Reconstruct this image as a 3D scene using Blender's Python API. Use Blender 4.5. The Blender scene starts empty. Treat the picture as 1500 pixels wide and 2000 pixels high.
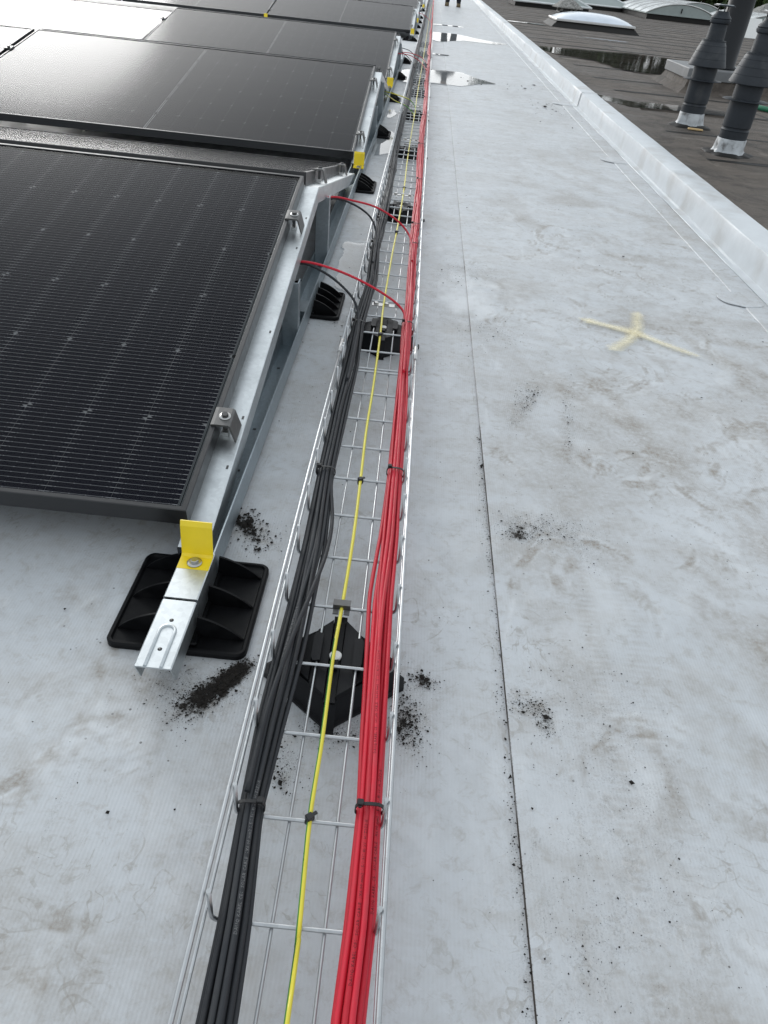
import bpy, bmesh, math, random
import numpy as np
from mathutils import Vector, Matrix

S = bpy.context.scene
COL = S.collection
random.seed(11)
RNG = np.random.default_rng(11)
PI = math.pi

# ------------------------------------------------------------------ camera
cam_d = bpy.data.cameras.new('camera')
cam = bpy.data.objects.new('camera', cam_d)
COL.objects.link(cam)
cam_d.sensor_fit = 'VERTICAL'
cam_d.sensor_height = 36.0
cam_d.lens = 1419.68 / 2000 * 36.0
cam_d.clip_start = 0.01
cam_d.clip_end = 3000
CR = [[0.99443477, 0.10509799, 0.00734169],
      [0.05736853, -0.5986321, 0.79896712],
      [0.08836481, -0.79409951, -0.60132989]]
M = Matrix.Identity(4)
for r in range(3):
    M[r][0] = CR[r][0]
    M[r][1] = -CR[r][1]
    M[r][2] = -CR[r][2]
M[2][3] = 0.7334
cam.matrix_world = M
S.camera = cam

# ------------------------------------------------------------------ sky, sun, exposure
SUN_AZ, SUN_EL = math.radians(-27.0), math.radians(19.0)
world = bpy.data.worlds.new('World')
S.world = world
world.use_nodes = True
wt = world.node_tree
wt.nodes.clear()
w_out = wt.nodes.new('ShaderNodeOutputWorld')
w_bg = wt.nodes.new('ShaderNodeBackground')
w_sky = wt.nodes.new('ShaderNodeTexSky')
w_sky.sky_type = 'NISHITA'
w_sky.sun_disc = False
w_sky.sun_elevation = SUN_EL
w_sky.sun_rotation = SUN_AZ
w_sky.altitude = 50
w_sky.air_density = 1.0
w_sky.dust_density = 2.5
w_sky.ozone_density = 1.0
w_hsv = wt.nodes.new('ShaderNodeHueSaturation')      # thin overcast: the blue is mostly washed out
w_hsv.inputs['Saturation'].default_value = 0.12
wt.links.new(w_sky.outputs[0], w_hsv.inputs['Color'])
w_mix = wt.nodes.new('ShaderNodeMix')                  # even white cloud layer over the clear-sky colour
w_mix.data_type = 'RGBA'
w_mix.inputs[0].default_value = 0.55
w_mix.inputs[7].default_value = (5.45, 6.0, 6.45, 1)
wt.links.new(w_hsv.outputs[0], w_mix.inputs[6])
wt.links.new(w_mix.outputs[2], w_bg.inputs['Color'])
w_bg.inputs['Strength'].default_value = 0.15
wt.links.new(w_bg.outputs[0], w_out.inputs['Surface'])

sun_d = bpy.data.lights.new('sun', 'SUN')
sun = bpy.data.objects.new('sun', sun_d)
COL.objects.link(sun)
sun_d.energy = 0.44
sun_d.angle = math.radians(18)
sun_d.color = (1.0, 0.995, 0.985)
sdir = Vector((math.sin(SUN_AZ) * math.cos(SUN_EL), math.cos(SUN_AZ) * math.cos(SUN_EL), math.sin(SUN_EL)))
sun.rotation_euler = sdir.to_track_quat('Z', 'Y').to_euler()
sun.location = (0, 0, 12)

S.view_settings.view_transform = 'Standard'
S.view_settings.look = 'None'
S.view_settings.exposure = 0.38
S.view_settings.gamma = 1.0
S.view_settings.use_curve_mapping = False

# ------------------------------------------------------------------ helpers
def tag(o, label=None, cat=None, group=None, kind=None):
    if label: o['label'] = label
    if cat: o['category'] = cat
    if group: o['group'] = group
    if kind: o['kind'] = kind
    return o

def empty(name, loc=(0, 0, 0), rot=(0, 0, 0)):
    o = bpy.data.objects.new(name, None)
    o.empty_display_size = 0.05
    COL.objects.link(o)
    o.location = loc
    o.rotation_euler = rot
    return o

def link_mesh(name, me, parent=None, loc=None, rot=None):
    o = bpy.data.objects.new(name, me)
    COL.objects.link(o)
    if parent is not None: o.parent = parent
    if loc is not None: o.location = loc
    if rot is not None: o.rotation_euler = rot
    return o

class MB:
    """collects vertices and faces of ONE mesh"""
    def __init__(self):
        self.v, self.f, self.m, self.s = [], [], [], []
    def add(self, verts, faces, mi=0, smooth=False):
        b = len(self.v)
        self.v += [tuple(p) for p in verts]
        for f in faces:
            self.f.append(tuple(i + b for i in f))
            self.m.append(mi)
            self.s.append(smooth)
        return self
    def box(self, x0, x1, y0, y1, z0, z1, mi=0, tf=None):
        vs = [(x0, y0, z0), (x1, y0, z0), (x1, y1, z0), (x0, y1, z0), (x0, y0, z1), (x1, y0, z1), (x1, y1, z1), (x0, y1, z1)]
        if tf: vs = [tf(p) for p in vs]
        return self.add(vs, [(3, 2, 1, 0), (4, 5, 6, 7), (0, 1, 5, 4), (1, 2, 6, 5), (2, 3, 7, 6), (3, 0, 4, 7)], mi)
    def bbox(self, x0, x1, y0, y1, z0, z1, c=0.002, mi=0, tf=None):
        """box with chamfered vertical and top edges"""
        def ring(z, i):
            a0, a1, b0, b1 = x0 + i, x1 - i, y0 + i, y1 - i
            return [(a0 + c, b0, z), (a1 - c, b0, z), (a1, b0 + c, z), (a1, b1 - c, z), (a1 - c, b1, z), (a0 + c, b1, z), (a0, b1 - c, z), (a0, b0 + c, z)]
        vs = ring(z0, 0) + ring(z1 - c, 0) + ring(z1, c * 0.7)
        if tf: vs = [tf(p) for p in vs]
        fs = [tuple(range(7, -1, -1)), tuple(range(16, 24))]
        for k in (0, 8):
            for i in range(8):
                j = (i + 1) % 8
                fs.append((k + i, k + j, k + 8 + j, k + 8 + i))
        return self.add(vs, fs, mi)
    def tube(self, pts, r, n=8, mi=0, caps=True, up=(0, 0, 1), mif=None):
        pts = np.asarray(pts, float)
        k = len(pts)
        rr = np.full(k, r) if np.isscalar(r) else np.asarray(r, float)
        t = np.gradient(pts, axis=0)
        t /= np.linalg.norm(t, axis=1)[:, None] + 1e-12
        u = np.array(up, float)
        vs = []
        prev = None
        for i in range(k):
            a = (u if prev is None else prev)
            a = a - t[i] * np.dot(a, t[i])
            if np.linalg.norm(a) < 1e-6:
                a = np.array([1.0, 0, 0]) - t[i] * t[i][0]
            a /= np.linalg.norm(a)
            prev = a
            b = np.cross(t[i], a)
            for j in range(n):
                an = 2 * PI * j / n
                vs.append(pts[i] + rr[i] * (math.cos(an) * a + math.sin(an) * b))
        b0 = len(self.v)
        self.v += [tuple(p) for p in vs]
        for i in range(k - 1):
            for j in range(n):
                q = (j + 1) % n
                self.f.append((b0 + i * n + j, b0 + i * n + q, b0 + (i + 1) * n + q, b0 + (i + 1) * n + j))
                self.m.append(mif(i, j) if mif else mi)
                self.s.append(True)
        if caps:
            self.f.append(tuple(b0 + j for j in range(n - 1, -1, -1)))
            self.f.append(tuple(b0 + (k - 1) * n + j for j in range(n)))
            self.m += [mi, mi]
            self.s += [False, False]
        return self
    def lathe(self, prof, n=32, mi=0, cx=0, cy=0, caps=True, smooth=True):
        b0 = len(self.v)
        for (r, z) in prof:
            for j in range(n):
                a = 2 * PI * j / n
                self.v.append((cx + r * math.cos(a), cy + r * math.sin(a), z))
        k = len(prof)
        for i in range(k - 1):
            for j in range(n):
                q = (j + 1) % n
                self.f.append((b0 + i * n + j, b0 + i * n + q, b0 + (i + 1) * n + q, b0 + (i + 1) * n + j))
                self.m.append(mi); self.s.append(smooth)
        if caps:
            self.f.append(tuple(b0 + j for j in range(n - 1, -1, -1)))
            self.f.append(tuple(b0 + (k - 1) * n + j for j in range(n)))
            self.m += [mi, mi]; self.s += [False, False]
        return self
    def prism(self, poly, axis, a0, a1, mi=0, tf=None):
        """poly of 2-D points extruded along axis ('x','y','z')"""
        def P(p, a):
            return {'x': (a, p[0], p[1]), 'y': (p[0], a, p[1]), 'z': (p[0], p[1], a)}[axis]
        n = len(poly)
        vs = [P(p, a0) for p in poly] + [P(p, a1) for p in poly]
        if tf: vs = [tf(p) for p in vs]
        fs = [tuple(range(n)), tuple(range(2 * n - 1, n - 1, -1))]
        for i in range(n):
            j = (i + 1) % n
            fs.append((i, i + n, j + n, j))
        return self.add(vs, fs, mi)
    def mesh(self, name, mats, fix=True):
        me = bpy.data.meshes.new(name)
        me.from_pydata(self.v, [], self.f)
        mats = mats if isinstance(mats, (list, tuple)) else [mats]
        for m in mats: me.materials.append(m)
        if len(mats) > 1: me.polygons.foreach_set('material_index', self.m)
        me.polygons.foreach_set('use_smooth', self.s)
        if fix:
            bm = bmesh.new(); bm.from_mesh(me)
            bmesh.ops.recalc_face_normals(bm, faces=bm.faces)
            bm.to_mesh(me); bm.free()
        me.update()
        return me
    def build(self, name, mats, parent=None, loc=None, rot=None, fix=True):
        return link_mesh(name, self.mesh(name, mats, fix), parent, loc, rot)

def smooth_by_angle(o, deg=35):
    me = o.data
    me.polygons.foreach_set('use_smooth', [True] * len(me.polygons))
    try:
        me.set_sharp_from_angle(angle=math.radians(deg))
    except Exception:
        pass

# value noise on numpy arrays
def _hash(i, j, seed):
    h = (i.astype(np.int64) * 374761393 + j.astype(np.int64) * 668265263 + seed * 982451653) & 0x7fffffff
    h = ((h ^ (h >> 13)) * 1274126177) & 0x7fffffff
    return ((h ^ (h >> 16)) & 0xffff) / 65535.0
def vnoise(x, y, seed=0):
    xi, yi = np.floor(x), np.floor(y)
    fx, fy = x - xi, y - yi
    fx, fy = fx * fx * (3 - 2 * fx), fy * fy * (3 - 2 * fy)
    a, b = _hash(xi, yi, seed), _hash(xi + 1, yi, seed)
    c, d = _hash(xi, yi + 1, seed), _hash(xi + 1, yi + 1, seed)
    return (a * (1 - fx) + b * fx) * (1 - fy) + (c * (1 - fx) + d * fx) * fy
def fbm(x, y, seed=0, oc=4):
    s, amp, tot = 0, 1.0, 0
    for o in range(oc):
        s = s + amp * vnoise(x * 2 ** o, y * 2 ** o, seed + o * 17)
        tot += amp; amp *= 0.55
    return s / tot

# ------------------------------------------------------------------ materials
class NT:
    def __init__(self, name):
        self.mat = bpy.data.materials.new(name)
        self.mat.use_nodes = True
        self.t = self.mat.node_tree
        self.t.nodes.clear()
        self.out = self.t.nodes.new('ShaderNodeOutputMaterial')
        self.p = self.t.nodes.new('ShaderNodeBsdfPrincipled')
        self.t.links.new(self.p.outputs[0], self.out.inputs['Surface'])
    def n(self, typ, **kw):
        nd = self.t.nodes.new(typ)
        for k, v in kw.items(): setattr(nd, k, v)
        return nd
    def l(self, a, b): self.t.links.new(a, b)
    def setp(self, **kw):
        for k, v in kw.items():
            nm = {'color': 'Base Color', 'rough': 'Roughness', 'metal': 'Metallic', 'spec': 'Specular IOR Level', 'coat': 'Coat Weight', 'coatr': 'Coat Roughness', 'ior': 'IOR'}[k]
            if nm == 'Base Color' and len(v) == 3: v = (*v, 1)
            self.p.inputs[nm].default_value = v
    def coord(self, which='Object'):
        return self.n('ShaderNodeTexCoord').outputs[which]
    def pos(self): return self.n('ShaderNodeNewGeometry').outputs['Position']
    def noise(self, vec, scale, detail=4, rough=0.55, dist=0.0):
        nd = self.n('ShaderNodeTexNoise')
        nd.inputs['Scale'].default_value = scale
        nd.inputs['Detail'].default_value = detail
        nd.inputs['Roughness'].default_value = rough
        nd.inputs['Distortion'].default_value = dist
        self.l(vec, nd.inputs['Vector'])
        return nd.outputs['Fac']
    def ramp(self, fac, a, b, ca=0.0, cb=1.0):
        nd = self.n('ShaderNodeMapRange')
        nd.inputs['From Min'].default_value = a
        nd.inputs['From Max'].default_value = b
        nd.inputs['To Min'].default_value = ca
        nd.inputs['To Max'].default_value = cb
        self.l(fac, nd.inputs['Value'])
        return nd.outputs[0]
    def math(self, op, a, b=None, c=None):
        nd = self.n('ShaderNodeMath', operation=op)
        for i, k in enumerate((a, b, c)):
            if k is None: continue
            if isinstance(k, (int, float)): nd.inputs[i].default_value = k
            else: self.l(k, nd.inputs[i])
        return nd.outputs[0]
    def mix(self, fac, a, b, blend='MIX'):
        nd = self.n('ShaderNodeMix', data_type='RGBA', blend_type=blend)
        if isinstance(fac, (int, float)): nd.inputs[0].default_value = fac
        else: self.l(fac, nd.inputs[0])
        for i, k in ((6, a), (7, b)):
            if isinstance(k, tuple): nd.inputs[i].default_value = (*k, 1) if len(k) == 3 else k
            else: self.l(k, nd.inputs[i])
        return nd.outputs[2]
    def bump(self, h, strength=0.3, dist=0.001):
        nd = self.n('ShaderNodeBump')
        nd.inputs['Strength'].default_value = strength
        nd.inputs['Distance'].default_value = dist
        self.l(h, nd.inputs['Height'])
        self.l(nd.outputs[0], self.p.inputs['Normal'])
    def mapping(self, vec, scale=(1, 1, 1), rot=(0, 0, 0)):
        nd = self.n('ShaderNodeMapping')
        nd.inputs['Scale'].default_value = scale
        nd.inputs['Rotation'].default_value = rot
        self.l(vec, nd.inputs['Vector'])
        return nd.outputs[0]
    def color(self, sock): self.l(sock, self.p.inputs['Base Color'])
    def rough(self, sock): self.l(sock, self.p.inputs['Roughness'])

def simple(name, col, rough=0.5, metal=0.0, spec=0.5, var=0.12, nscale=40, bump=0.0, bdist=0.001, rvar=0.1, coord='pos', dirt=None):
    k = NT(name)
    k.setp(rough=rough, metal=metal, spec=spec)
    v = k.pos() if coord == 'pos' else k.coord(coord)
    nz = k.noise(v, nscale, 5)
    lo = tuple(c * (1 - var) for c in col); hi = tuple(min(1, c * (1 + var)) for c in col)
    c = k.mix(k.ramp(nz, 0.3, 0.7), lo, hi)
    if dirt:
        c = k.mix(k.ramp(k.noise(v, dirt[1], 6), dirt[2], dirt[2] + 0.18, 0, dirt[3]), c, dirt[0])
    k.color(c)
    k.rough(k.ramp(nz, 0.25, 0.75, max(0.02, rough - rvar), min(1, rough + rvar)))
    if bump: k.bump(nz, bump, bdist)
    return k.mat

MT = {}
# pale roofing membrane
def membrane_mat(name, lift=0.0):
    k = NT(name)
    k.setp(rough=0.5, spec=0.42)
    v = k.pos()
    n1 = k.noise(v, 2.3, 6, 0.6, 0.4)
    n2 = k.noise(v, 14, 5, 0.62, 0.6)
    n3 = k.noise(k.mapping(v, (30, 7, 1)), 2.2, 4, 0.6, 0.3)
    n4 = k.noise(v, 260, 3, 0.7)
    n5 = k.noise(k.mapping(v, (1.2, 3.6, 1), (0, 0, 0.12)), 3.4, 7, 0.66, 1.2)
    base = k.mix(k.ramp(n1, 0.3, 0.7), (0.505 + lift, 0.53 + lift, 0.553 + lift), (0.565 + lift, 0.588 + lift, 0.609 + lift))
    base = k.mix(k.ramp(n5, 0.48, 0.72, 0, 0.38), base, (0.40, 0.382, 0.355))
    base = k.mix(k.ramp(n2, 0.52, 0.72, 0, 0.28), base, (0.38, 0.365, 0.342))
    base = k.mix(k.ramp(n2, 0.42, 0.25, 0, 0.14), base, (0.64, 0.665, 0.69))
    n6 = k.noise(v, 48, 8, 0.78, 0.4)
    base = k.mix(k.ramp(n6, 0.51, 0.66, 0, 0.55), base, (0.36, 0.343, 0.318))
    base = k.mix(k.ramp(n6, 0.44, 0.28, 0, 0.3), base, (0.66, 0.68, 0.70))
    # thin curved scuff lines, only inside worn areas
    for (sc, ds, th, col, amt, sd) in ((7.0, 2.2, 0.010, (0.27, 0.25, 0.22), 0.55, 0.0), (11.0, 2.8, 0.011, (0.68, 0.69, 0.70), 0.3, 5.0), (19.0, 1.5, 0.012, (0.30, 0.285, 0.26), 0.5, 9.0)):
        mp = k.mapping(v, (1, 0.8, 1)); mp.node.inputs['Location'].default_value = (sd, sd * 0.7, 0)
        ln = k.math('LESS_THAN', k.math('ABSOLUTE', k.math('SUBTRACT', k.noise(mp, sc, 2, 0.5, ds), 0.5)), th)
        wn = k.ramp(k.noise(mp, sc * 0.35, 4, 0.6), 0.50, 0.62, 0, amt)
        base = k.mix(k.math('MULTIPLY', k.math('MULTIPLY', ln, wn), k.ramp(n6, 0.4, 0.55)), base, col)
    base = k.mix(k.ramp(n3, 0.58, 0.8, 0, 0.25), base, (0.37, 0.375, 0.375))
    wv = k.n('ShaderNodeTexWave', wave_type='BANDS', bands_direction='X')
    wv.inputs['Scale'].default_value = 75
    wv.inputs['Distortion'].default_value = 0.35
    wv.inputs['Detail'].default_value = 1
    k.l(v, wv.inputs['Vector'])
    at = k.n('ShaderNodeAttribute', attribute_name='stain_sheen')
    sp = k.n('ShaderNodeSeparateColor')
    k.l(at.outputs['Color'], sp.inputs[0])
    base = k.mix(k.math('MULTIPLY', wv.outputs['Fac'], k.ramp(n5, 0.45, 0.7, 0.03, 0.16)), base, (0.33, 0.325, 0.315))
    fine = k.ramp(k.noise(v, 120, 5, 0.7), 0.3, 0.62, 0.25, 1.0)
    base = k.mix(k.math('MULTIPLY', sp.outputs[0], fine), base, (0.285, 0.258, 0.225))
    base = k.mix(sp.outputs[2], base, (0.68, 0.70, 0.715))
    spk = k.ramp(k.noise(v, 520, 3, 0.75), 0.52, 0.60)
    dk = k.math('MULTIPLY', k.ramp(sp.outputs[1], 0.0, 1.0, 0.0, 1.15), k.math('MAXIMUM', spk, k.ramp(sp.outputs[1], 0.6, 1.0)))
    base = k.mix(dk, base, (0.040, 0.034, 0.028))
    # sparse fine grit everywhere
    vo = k.n('ShaderNodeTexVoronoi', feature='F1')
    vo.inputs['Scale'].default_value = 55
    k.l(v, vo.inputs['Vector'])
    grit = k.math('MULTIPLY', k.math('LESS_THAN', vo.outputs['Distance'], 0.085), k.ramp(k.noise(v, 5, 3), 0.5, 0.62))
    base = k.mix(k.math('MULTIPLY', grit, 0.75), base, (0.08, 0.075, 0.07))
    k.color(base)
    k.rough(k.ramp(n2, 0.25, 0.75, 0.36, 0.6))
    h = k.math('ADD', k.math('MULTIPLY', wv.outputs['Fac'], 0.25), k.math('ADD', k.math('MULTIPLY', n2, 1.2), k.math('MULTIPLY', n4, 0.35)))
    k.bump(h, 0.35, 0.0012)
    return k.mat
MT['membrane'] = membrane_mat('roof_membrane')
MT['kerb'] = simple('kerb_membrane', (0.60, 0.63, 0.652), 0.45, 0, 0.4, 0.07, 14, 0.35, 0.003, dirt=((0.40, 0.39, 0.37), 4.5, 0.52, 0.6))
# bitumen
def bitumen():
    k = NT('bitumen_felt')
    k.setp(rough=0.75, spec=0.35)
    v = k.pos()
    n1 = k.noise(v, 1.1, 6, 0.65, 0.5); n2 = k.noise(v, 260, 4, 0.7); n3 = k.noise(k.mapping(v, (0.5, 5, 1)), 2.6, 6, 0.65, 0.8)
    c = k.mix(k.ramp(n1, 0.3, 0.7), (0.062, 0.049, 0.039), (0.122, 0.100, 0.082))
    c = k.mix(k.ramp(n3, 0.5, 0.75, 0, 0.7), c, (0.135, 0.118, 0.102))
    c = k.mix(k.ramp(n3, 0.42, 0.25, 0, 0.6), c, (0.033, 0.030, 0.028))
    c = k.mix(k.ramp(n2, 0.35, 0.7, 0, 0.5), c, (0.125, 0.108, 0.094))
    n4 = k.noise(v, 7, 7, 0.7, 0.6)
    c = k.mix(k.ramp(n4, 0.52, 0.68, 0, 0.6), c, (0.026, 0.021, 0.017))
    c = k.mix(k.ramp(n4, 0.42, 0.30, 0, 0.6), c, (0.17, 0.150, 0.130))
    n7 = k.noise(v, 2.6, 8, 0.72, 0.8)
    c = k.mix(k.ramp(n7, 0.50, 0.60, 0, 0.6), c, (0.030, 0.024, 0.019))
    c = k.mix(k.ramp(n7, 0.43, 0.34, 0, 0.55), c, (0.23, 0.198, 0.168))
    k.color(c)
    k.rough(k.ramp(n1, 0.3, 0.7, 0.55, 0.85))
    k.bump(k.math('ADD', n2, k.math('MULTIPLY', n4, 2.0)), 0.8, 0.006)
    return k.mat
MT['bitumen'] = bitumen()
MT['bitumen_black'] = simple('bitumen_black', (0.012, 0.011, 0.010), 0.6, 0, 0.3, 0.4, 30, 0.4, 0.003)
def galv(name, col, rough, scale=160):
    k = NT(name)
    k.setp(metal=1.0, rough=rough)
    v = k.coord('Object')
    vo = k.n('ShaderNodeTexVoronoi', feature='F1'); vo.inputs['Scale'].default_value = scale
    k.l(v, vo.inputs['Vector'])
    n1 = k.noise(v, 12, 5, 0.6)
    n2 = k.noise(v, 700, 3, 0.7)
    sp = k.n('ShaderNodeSeparateColor'); k.l(vo.outputs['Color'], sp.inputs[0])
    c = k.mix(sp.outputs[0], tuple(x * 0.93 for x in col), tuple(min(1, x * 1.05) for x in col))
    c = k.mix(k.ramp(n1, 0.5, 0.75, 0, 0.35), c, tuple(x * 0.72 for x in col))
    c = k.mix(k.ramp(n2, 0.6, 0.75, 0, 0.3), c, tuple(min(1, x * 1.15) for x in col))
    k.color(c)
    k.rough(k.ramp(n1, 0.3, 0.7, rough - 0.06, rough + 0.1))
    k.bump(n2, 0.08, 0.0004)
    return k.mat
MT['galv'] = galv('galvanised_steel', (0.60, 0.635, 0.65), 0.36)
MT['galv_dark'] = galv('galvanised_steel_dull', (0.40, 0.45, 0.48), 0.45)
MT['wire'] = galv('galvanised_wire', (0.50, 0.515, 0.525), 0.36, 90)
MT['alu'] = galv('mill_aluminium', (0.58, 0.575, 0.565), 0.38)
MT['clampgrey'] = galv('grey_clamp_alloy', (0.17, 0.168, 0.165), 0.5)
MT['bolt'] = galv('bolt_steel', (0.50, 0.50, 0.49), 0.3)
MT['boltdark'] = galv('dark_bolt_steel', (0.10, 0.10, 0.10), 0.35)
MT['frame'] = simple('black_anodised_frame', (0.016, 0.0165, 0.018), 0.36, 0.0, 0.55, 0.15, 60, rvar=0.06, coord='Object')
MT['yellow'] = simple('yellow_coated_steel', (0.88, 0.66, 0.02), 0.38, 0, 0.5, 0.05, 30, coord='Object', dirt=((0.45, 0.36, 0.05), 20, 0.63, 0.5))
MT['plastic'] = simple('black_recycled_plastic', (0.0045, 0.0047, 0.0055), 0.5, 0, 0.16, 0.3, 60, 0.1, 0.0008, rvar=0.12, dirt=((0.022, 0.021, 0.020), 18, 0.62, 0.5))
MT['plastic_foot'] = simple('black_tray_foot_plastic', (0.007, 0.0075, 0.009), 0.5, 0, 0.2, 0.25, 50, 0.12, 0.0006)
MT['tie'] = simple('black_nylon', (0.012, 0.012, 0.013), 0.4, 0, 0.5, 0.2, 80)
def jacket(name, lo, hi, dust, rough):
    k = NT(name); k.setp(rough=rough, spec=0.35)
    rnd = k.n('ShaderNodeObjectInfo').outputs['Random']
    v = k.pos()
    c = k.mix(rnd, lo, hi)
    n1 = k.noise(k.mapping(v, (60, 9, 60)), 1.6, 6, 0.65, 0.4)
    c = k.mix(k.ramp(n1, 0.5, 0.72, 0, 0.55), c, dust)
    c = k.mix(k.ramp(k.noise(v, 420, 3, 0.7), 0.60, 0.72, 0, 0.4), c, dust)
    k.color(c); k.rough(k.ramp(n1, 0.3, 0.7, rough - 0.08, rough + 0.12))
    k.bump(k.noise(v, 90, 4), 0.12, 0.0004)
    return k.mat
MT['red'] = jacket('red_cable_jacket', (0.50, 0.014, 0.030), (0.64, 0.022, 0.046), (0.42, 0.075, 0.085), 0.45)
MT['black'] = jacket('black_cable_jacket', (0.018, 0.020, 0.024), (0.032, 0.035, 0.040), (0.060, 0.060, 0.060), 0.58)
MT['earth_y'] = simple('earth_wire_yellow', (0.72, 0.64, 0.06), 0.35, 0, 0.5, 0.05, 40)
MT['earth_g'] = simple('earth_wire_green', (0.06, 0.26, 0.03), 0.35, 0, 0.5, 0.08, 40)
MT['print'] = simple('dark_cable_print', (0.09, 0.012, 0.014), 0.6, 0, 0.3, 0.1, 40)
MT['print_w'] = simple('pale_cable_print', (0.22, 0.22, 0.22), 0.6, 0, 0.3, 0.1, 40)
MT['white'] = simple('white_plastic', (0.78, 0.78, 0.76), 0.4, 0, 0.5, 0.04, 30)
MT['soil'] = simple('black_crumbs', (0.012, 0.0098, 0.008), 0.85, 0, 0.3, 0.6, 300)
MT['flue'] = simple('dark_grey_flue_plastic', (0.028, 0.033, 0.040), 0.5, 0, 0.3, 0.25, 8, 0.1, 0.002, dirt=((0.085, 0.088, 0.09), 7, 0.56, 0.6))
MT['flue_dark'] = simple('near_black_pipe', (0.011, 0.0125, 0.015), 0.5, 0, 0.3, 0.2, 6)
MT['lead'] = simple('pale_collar_metal', (0.44, 0.46, 0.475), 0.5, 0.2, 0.5, 0.25, 14, 0.6, 0.006, dirt=((0.07, 0.065, 0.06), 22, 0.52, 0.8))
MT['acrylic'] = simple('pale_skylight_acrylic', (0.70, 0.76, 0.84), 0.16, 0, 0.6, 0.05, 5, dirt=((0.42, 0.44, 0.42), 6, 0.62, 0.4))
MT['polycarb'] = simple('white_polycarbonate', (0.68, 0.71, 0.71), 0.22, 0, 0.5, 0.06, 3)
MT['gable'] = simple('grey_green_gable_sheet', (0.30, 0.34, 0.33), 0.5, 0, 0.4, 0.08, 5)
MT['concrete'] = simple('lichened_concrete', (0.27, 0.265, 0.25), 0.85, 0, 0.3, 0.5, 22, 0.8, 0.01, dirt=((0.10, 0.10, 0.09), 14, 0.55, 0.7))
MT['greybox'] = simple('grey_painted_metal', (0.17, 0.175, 0.18), 0.5, 0, 0.4, 0.12, 8, dirt=((0.3, 0.3, 0.3), 6, 0.58, 0.4))
MT['rubber_hose'] = simple('green_hose', (0.02, 0.17, 0.09), 0.4, 0, 0.5, 0.1, 20)

# water lying on the roof: clear, mirror-like at low angles
def water():
    k = NT('rain_water')
    k.t.nodes.remove(k.p)
    gl = k.n('ShaderNodeBsdfGlossy'); gl.inputs['Roughness'].default_value = 0.045
    tr = k.n('ShaderNodeBsdfTransparent'); tr.inputs['Color'].default_value = (0.99, 0.99, 0.985, 1)
    fr = k.n('ShaderNodeFresnel'); fr.inputs['IOR'].default_value = 1.33
    mx = k.n('ShaderNodeMixShader')
    b = k.n('ShaderNodeBump'); b.inputs['Strength'].default_value = 0.03; b.inputs['Distance'].default_value = 0.002
    k.l(k.noise(k.pos(), 18, 2), b.inputs['Height'])
    k.l(b.outputs[0], gl.inputs['Normal']); k.l(b.outputs[0], fr.inputs['Normal'])
    k.l(fr.outputs[0], mx.inputs[0]); k.l(tr.outputs[0], mx.inputs[1]); k.l(gl.outputs[0], mx.inputs[2])
    k.l(mx.outputs[0], k.out.inputs['Surface'])
    return k.mat
MT['water'] = water()
# front glass of the modules: finely textured, anti-reflective
def solar_glass():
    k = NT('solar_glass')
    k.t.nodes.remove(k.p)
    gl = k.n('ShaderNodeBsdfGlossy'); gl.inputs['Roughness'].default_value = 0.11
    tr = k.n('ShaderNodeBsdfTransparent'); tr.inputs['Color'].default_value = (0.93, 0.93, 0.93, 1)
    fr = k.n('ShaderNodeFresnel'); fr.inputs['IOR'].default_value = 1.135
    mx = k.n('ShaderNodeMixShader')
    b = k.n('ShaderNodeBump'); b.inputs['Strength'].default_value = 0.03; b.inputs['Distance'].default_value = 0.002
    k.l(k.noise(k.pos(), 30, 2), b.inputs['Height'])
    k.l(fr.outputs[0], mx.inputs[0]); k.l(tr.outputs[0], mx.inputs[1]); k.l(gl.outputs[0], mx.inputs[2])
    k.l(mx.outputs[0], k.out.inputs['Surface'])
    return k.mat
MT['glass'] = solar_glass()
MT['backsheet'] = simple('black_backsheet', (0.010, 0.0105, 0.011), 0.6, 0, 0.04, 0.1, 30)
MT['gridsheet'] = simple('grey_gap_sheet', (0.21, 0.215, 0.22), 0.5, 0, 0.4, 0.1, 30)
MT['ribbon'] = simple('string_ribbon', (0.62, 0.63, 0.64), 0.4, 0.5, 0.5, 0.15, 80)
MT['ribbon_dark'] = simple('dark_string_ribbon', (0.07, 0.08, 0.085), 0.45, 0.4, 0.5, 0.15, 80)
CELL_W, CELL_H, PU, PV = 0.0955, 0.18395, 0.0960, 0.1845
def cell_mat():
    k = NT('silicon_cell')
    k.setp(rough=0.4, spec=0.04)
    v = k.coord('Object')
    sx = k.n('ShaderNodeSeparateXYZ'); k.l(v, sx.inputs[0])
    x, y = sx.outputs[0], sx.outputs[1]
    pitch = CELL_H / 18
    d = k.math('ABSOLUTE', k.math('SUBTRACT', k.math('FRACT', k.math('DIVIDE', y, pitch)), 0.5))
    line = k.math('LESS_THAN', d, 0.027)
    # solder pads: small bright points along each wire
    pd = k.math('ABSOLUTE', k.math('SUBTRACT', k.math('FRACT', k.math('DIVIDE', x, CELL_W / 4)), 0.5))
    pad = k.math('MULTIPLY', k.math('LESS_THAN', d, 0.040), k.math('LESS_THAN', pd, 0.03))
    edge = k.math('MULTIPLY', k.math('LESS_THAN', d, 0.036), k.math('GREATER_THAN', k.math('ABSOLUTE', k.math('SUBTRACT', k.math('DIVIDE', x, CELL_W), 0.5)), 0.42))
    n1 = k.noise(k.pos(), 3, 3)
    c = k.mix(k.ramp(n1, 0.3, 0.7), (0.0040, 0.0044, 0.0095), (0.0066, 0.0072, 0.0135))
    c = k.mix(line, c, (0.29, 0.30, 0.31))
    c = k.mix(k.math('MAXIMUM', pad, edge), c, (0.50, 0.51, 0.52))
    k.color(c)
    return k.mat
MT['cell'] = cell_mat()
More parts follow.
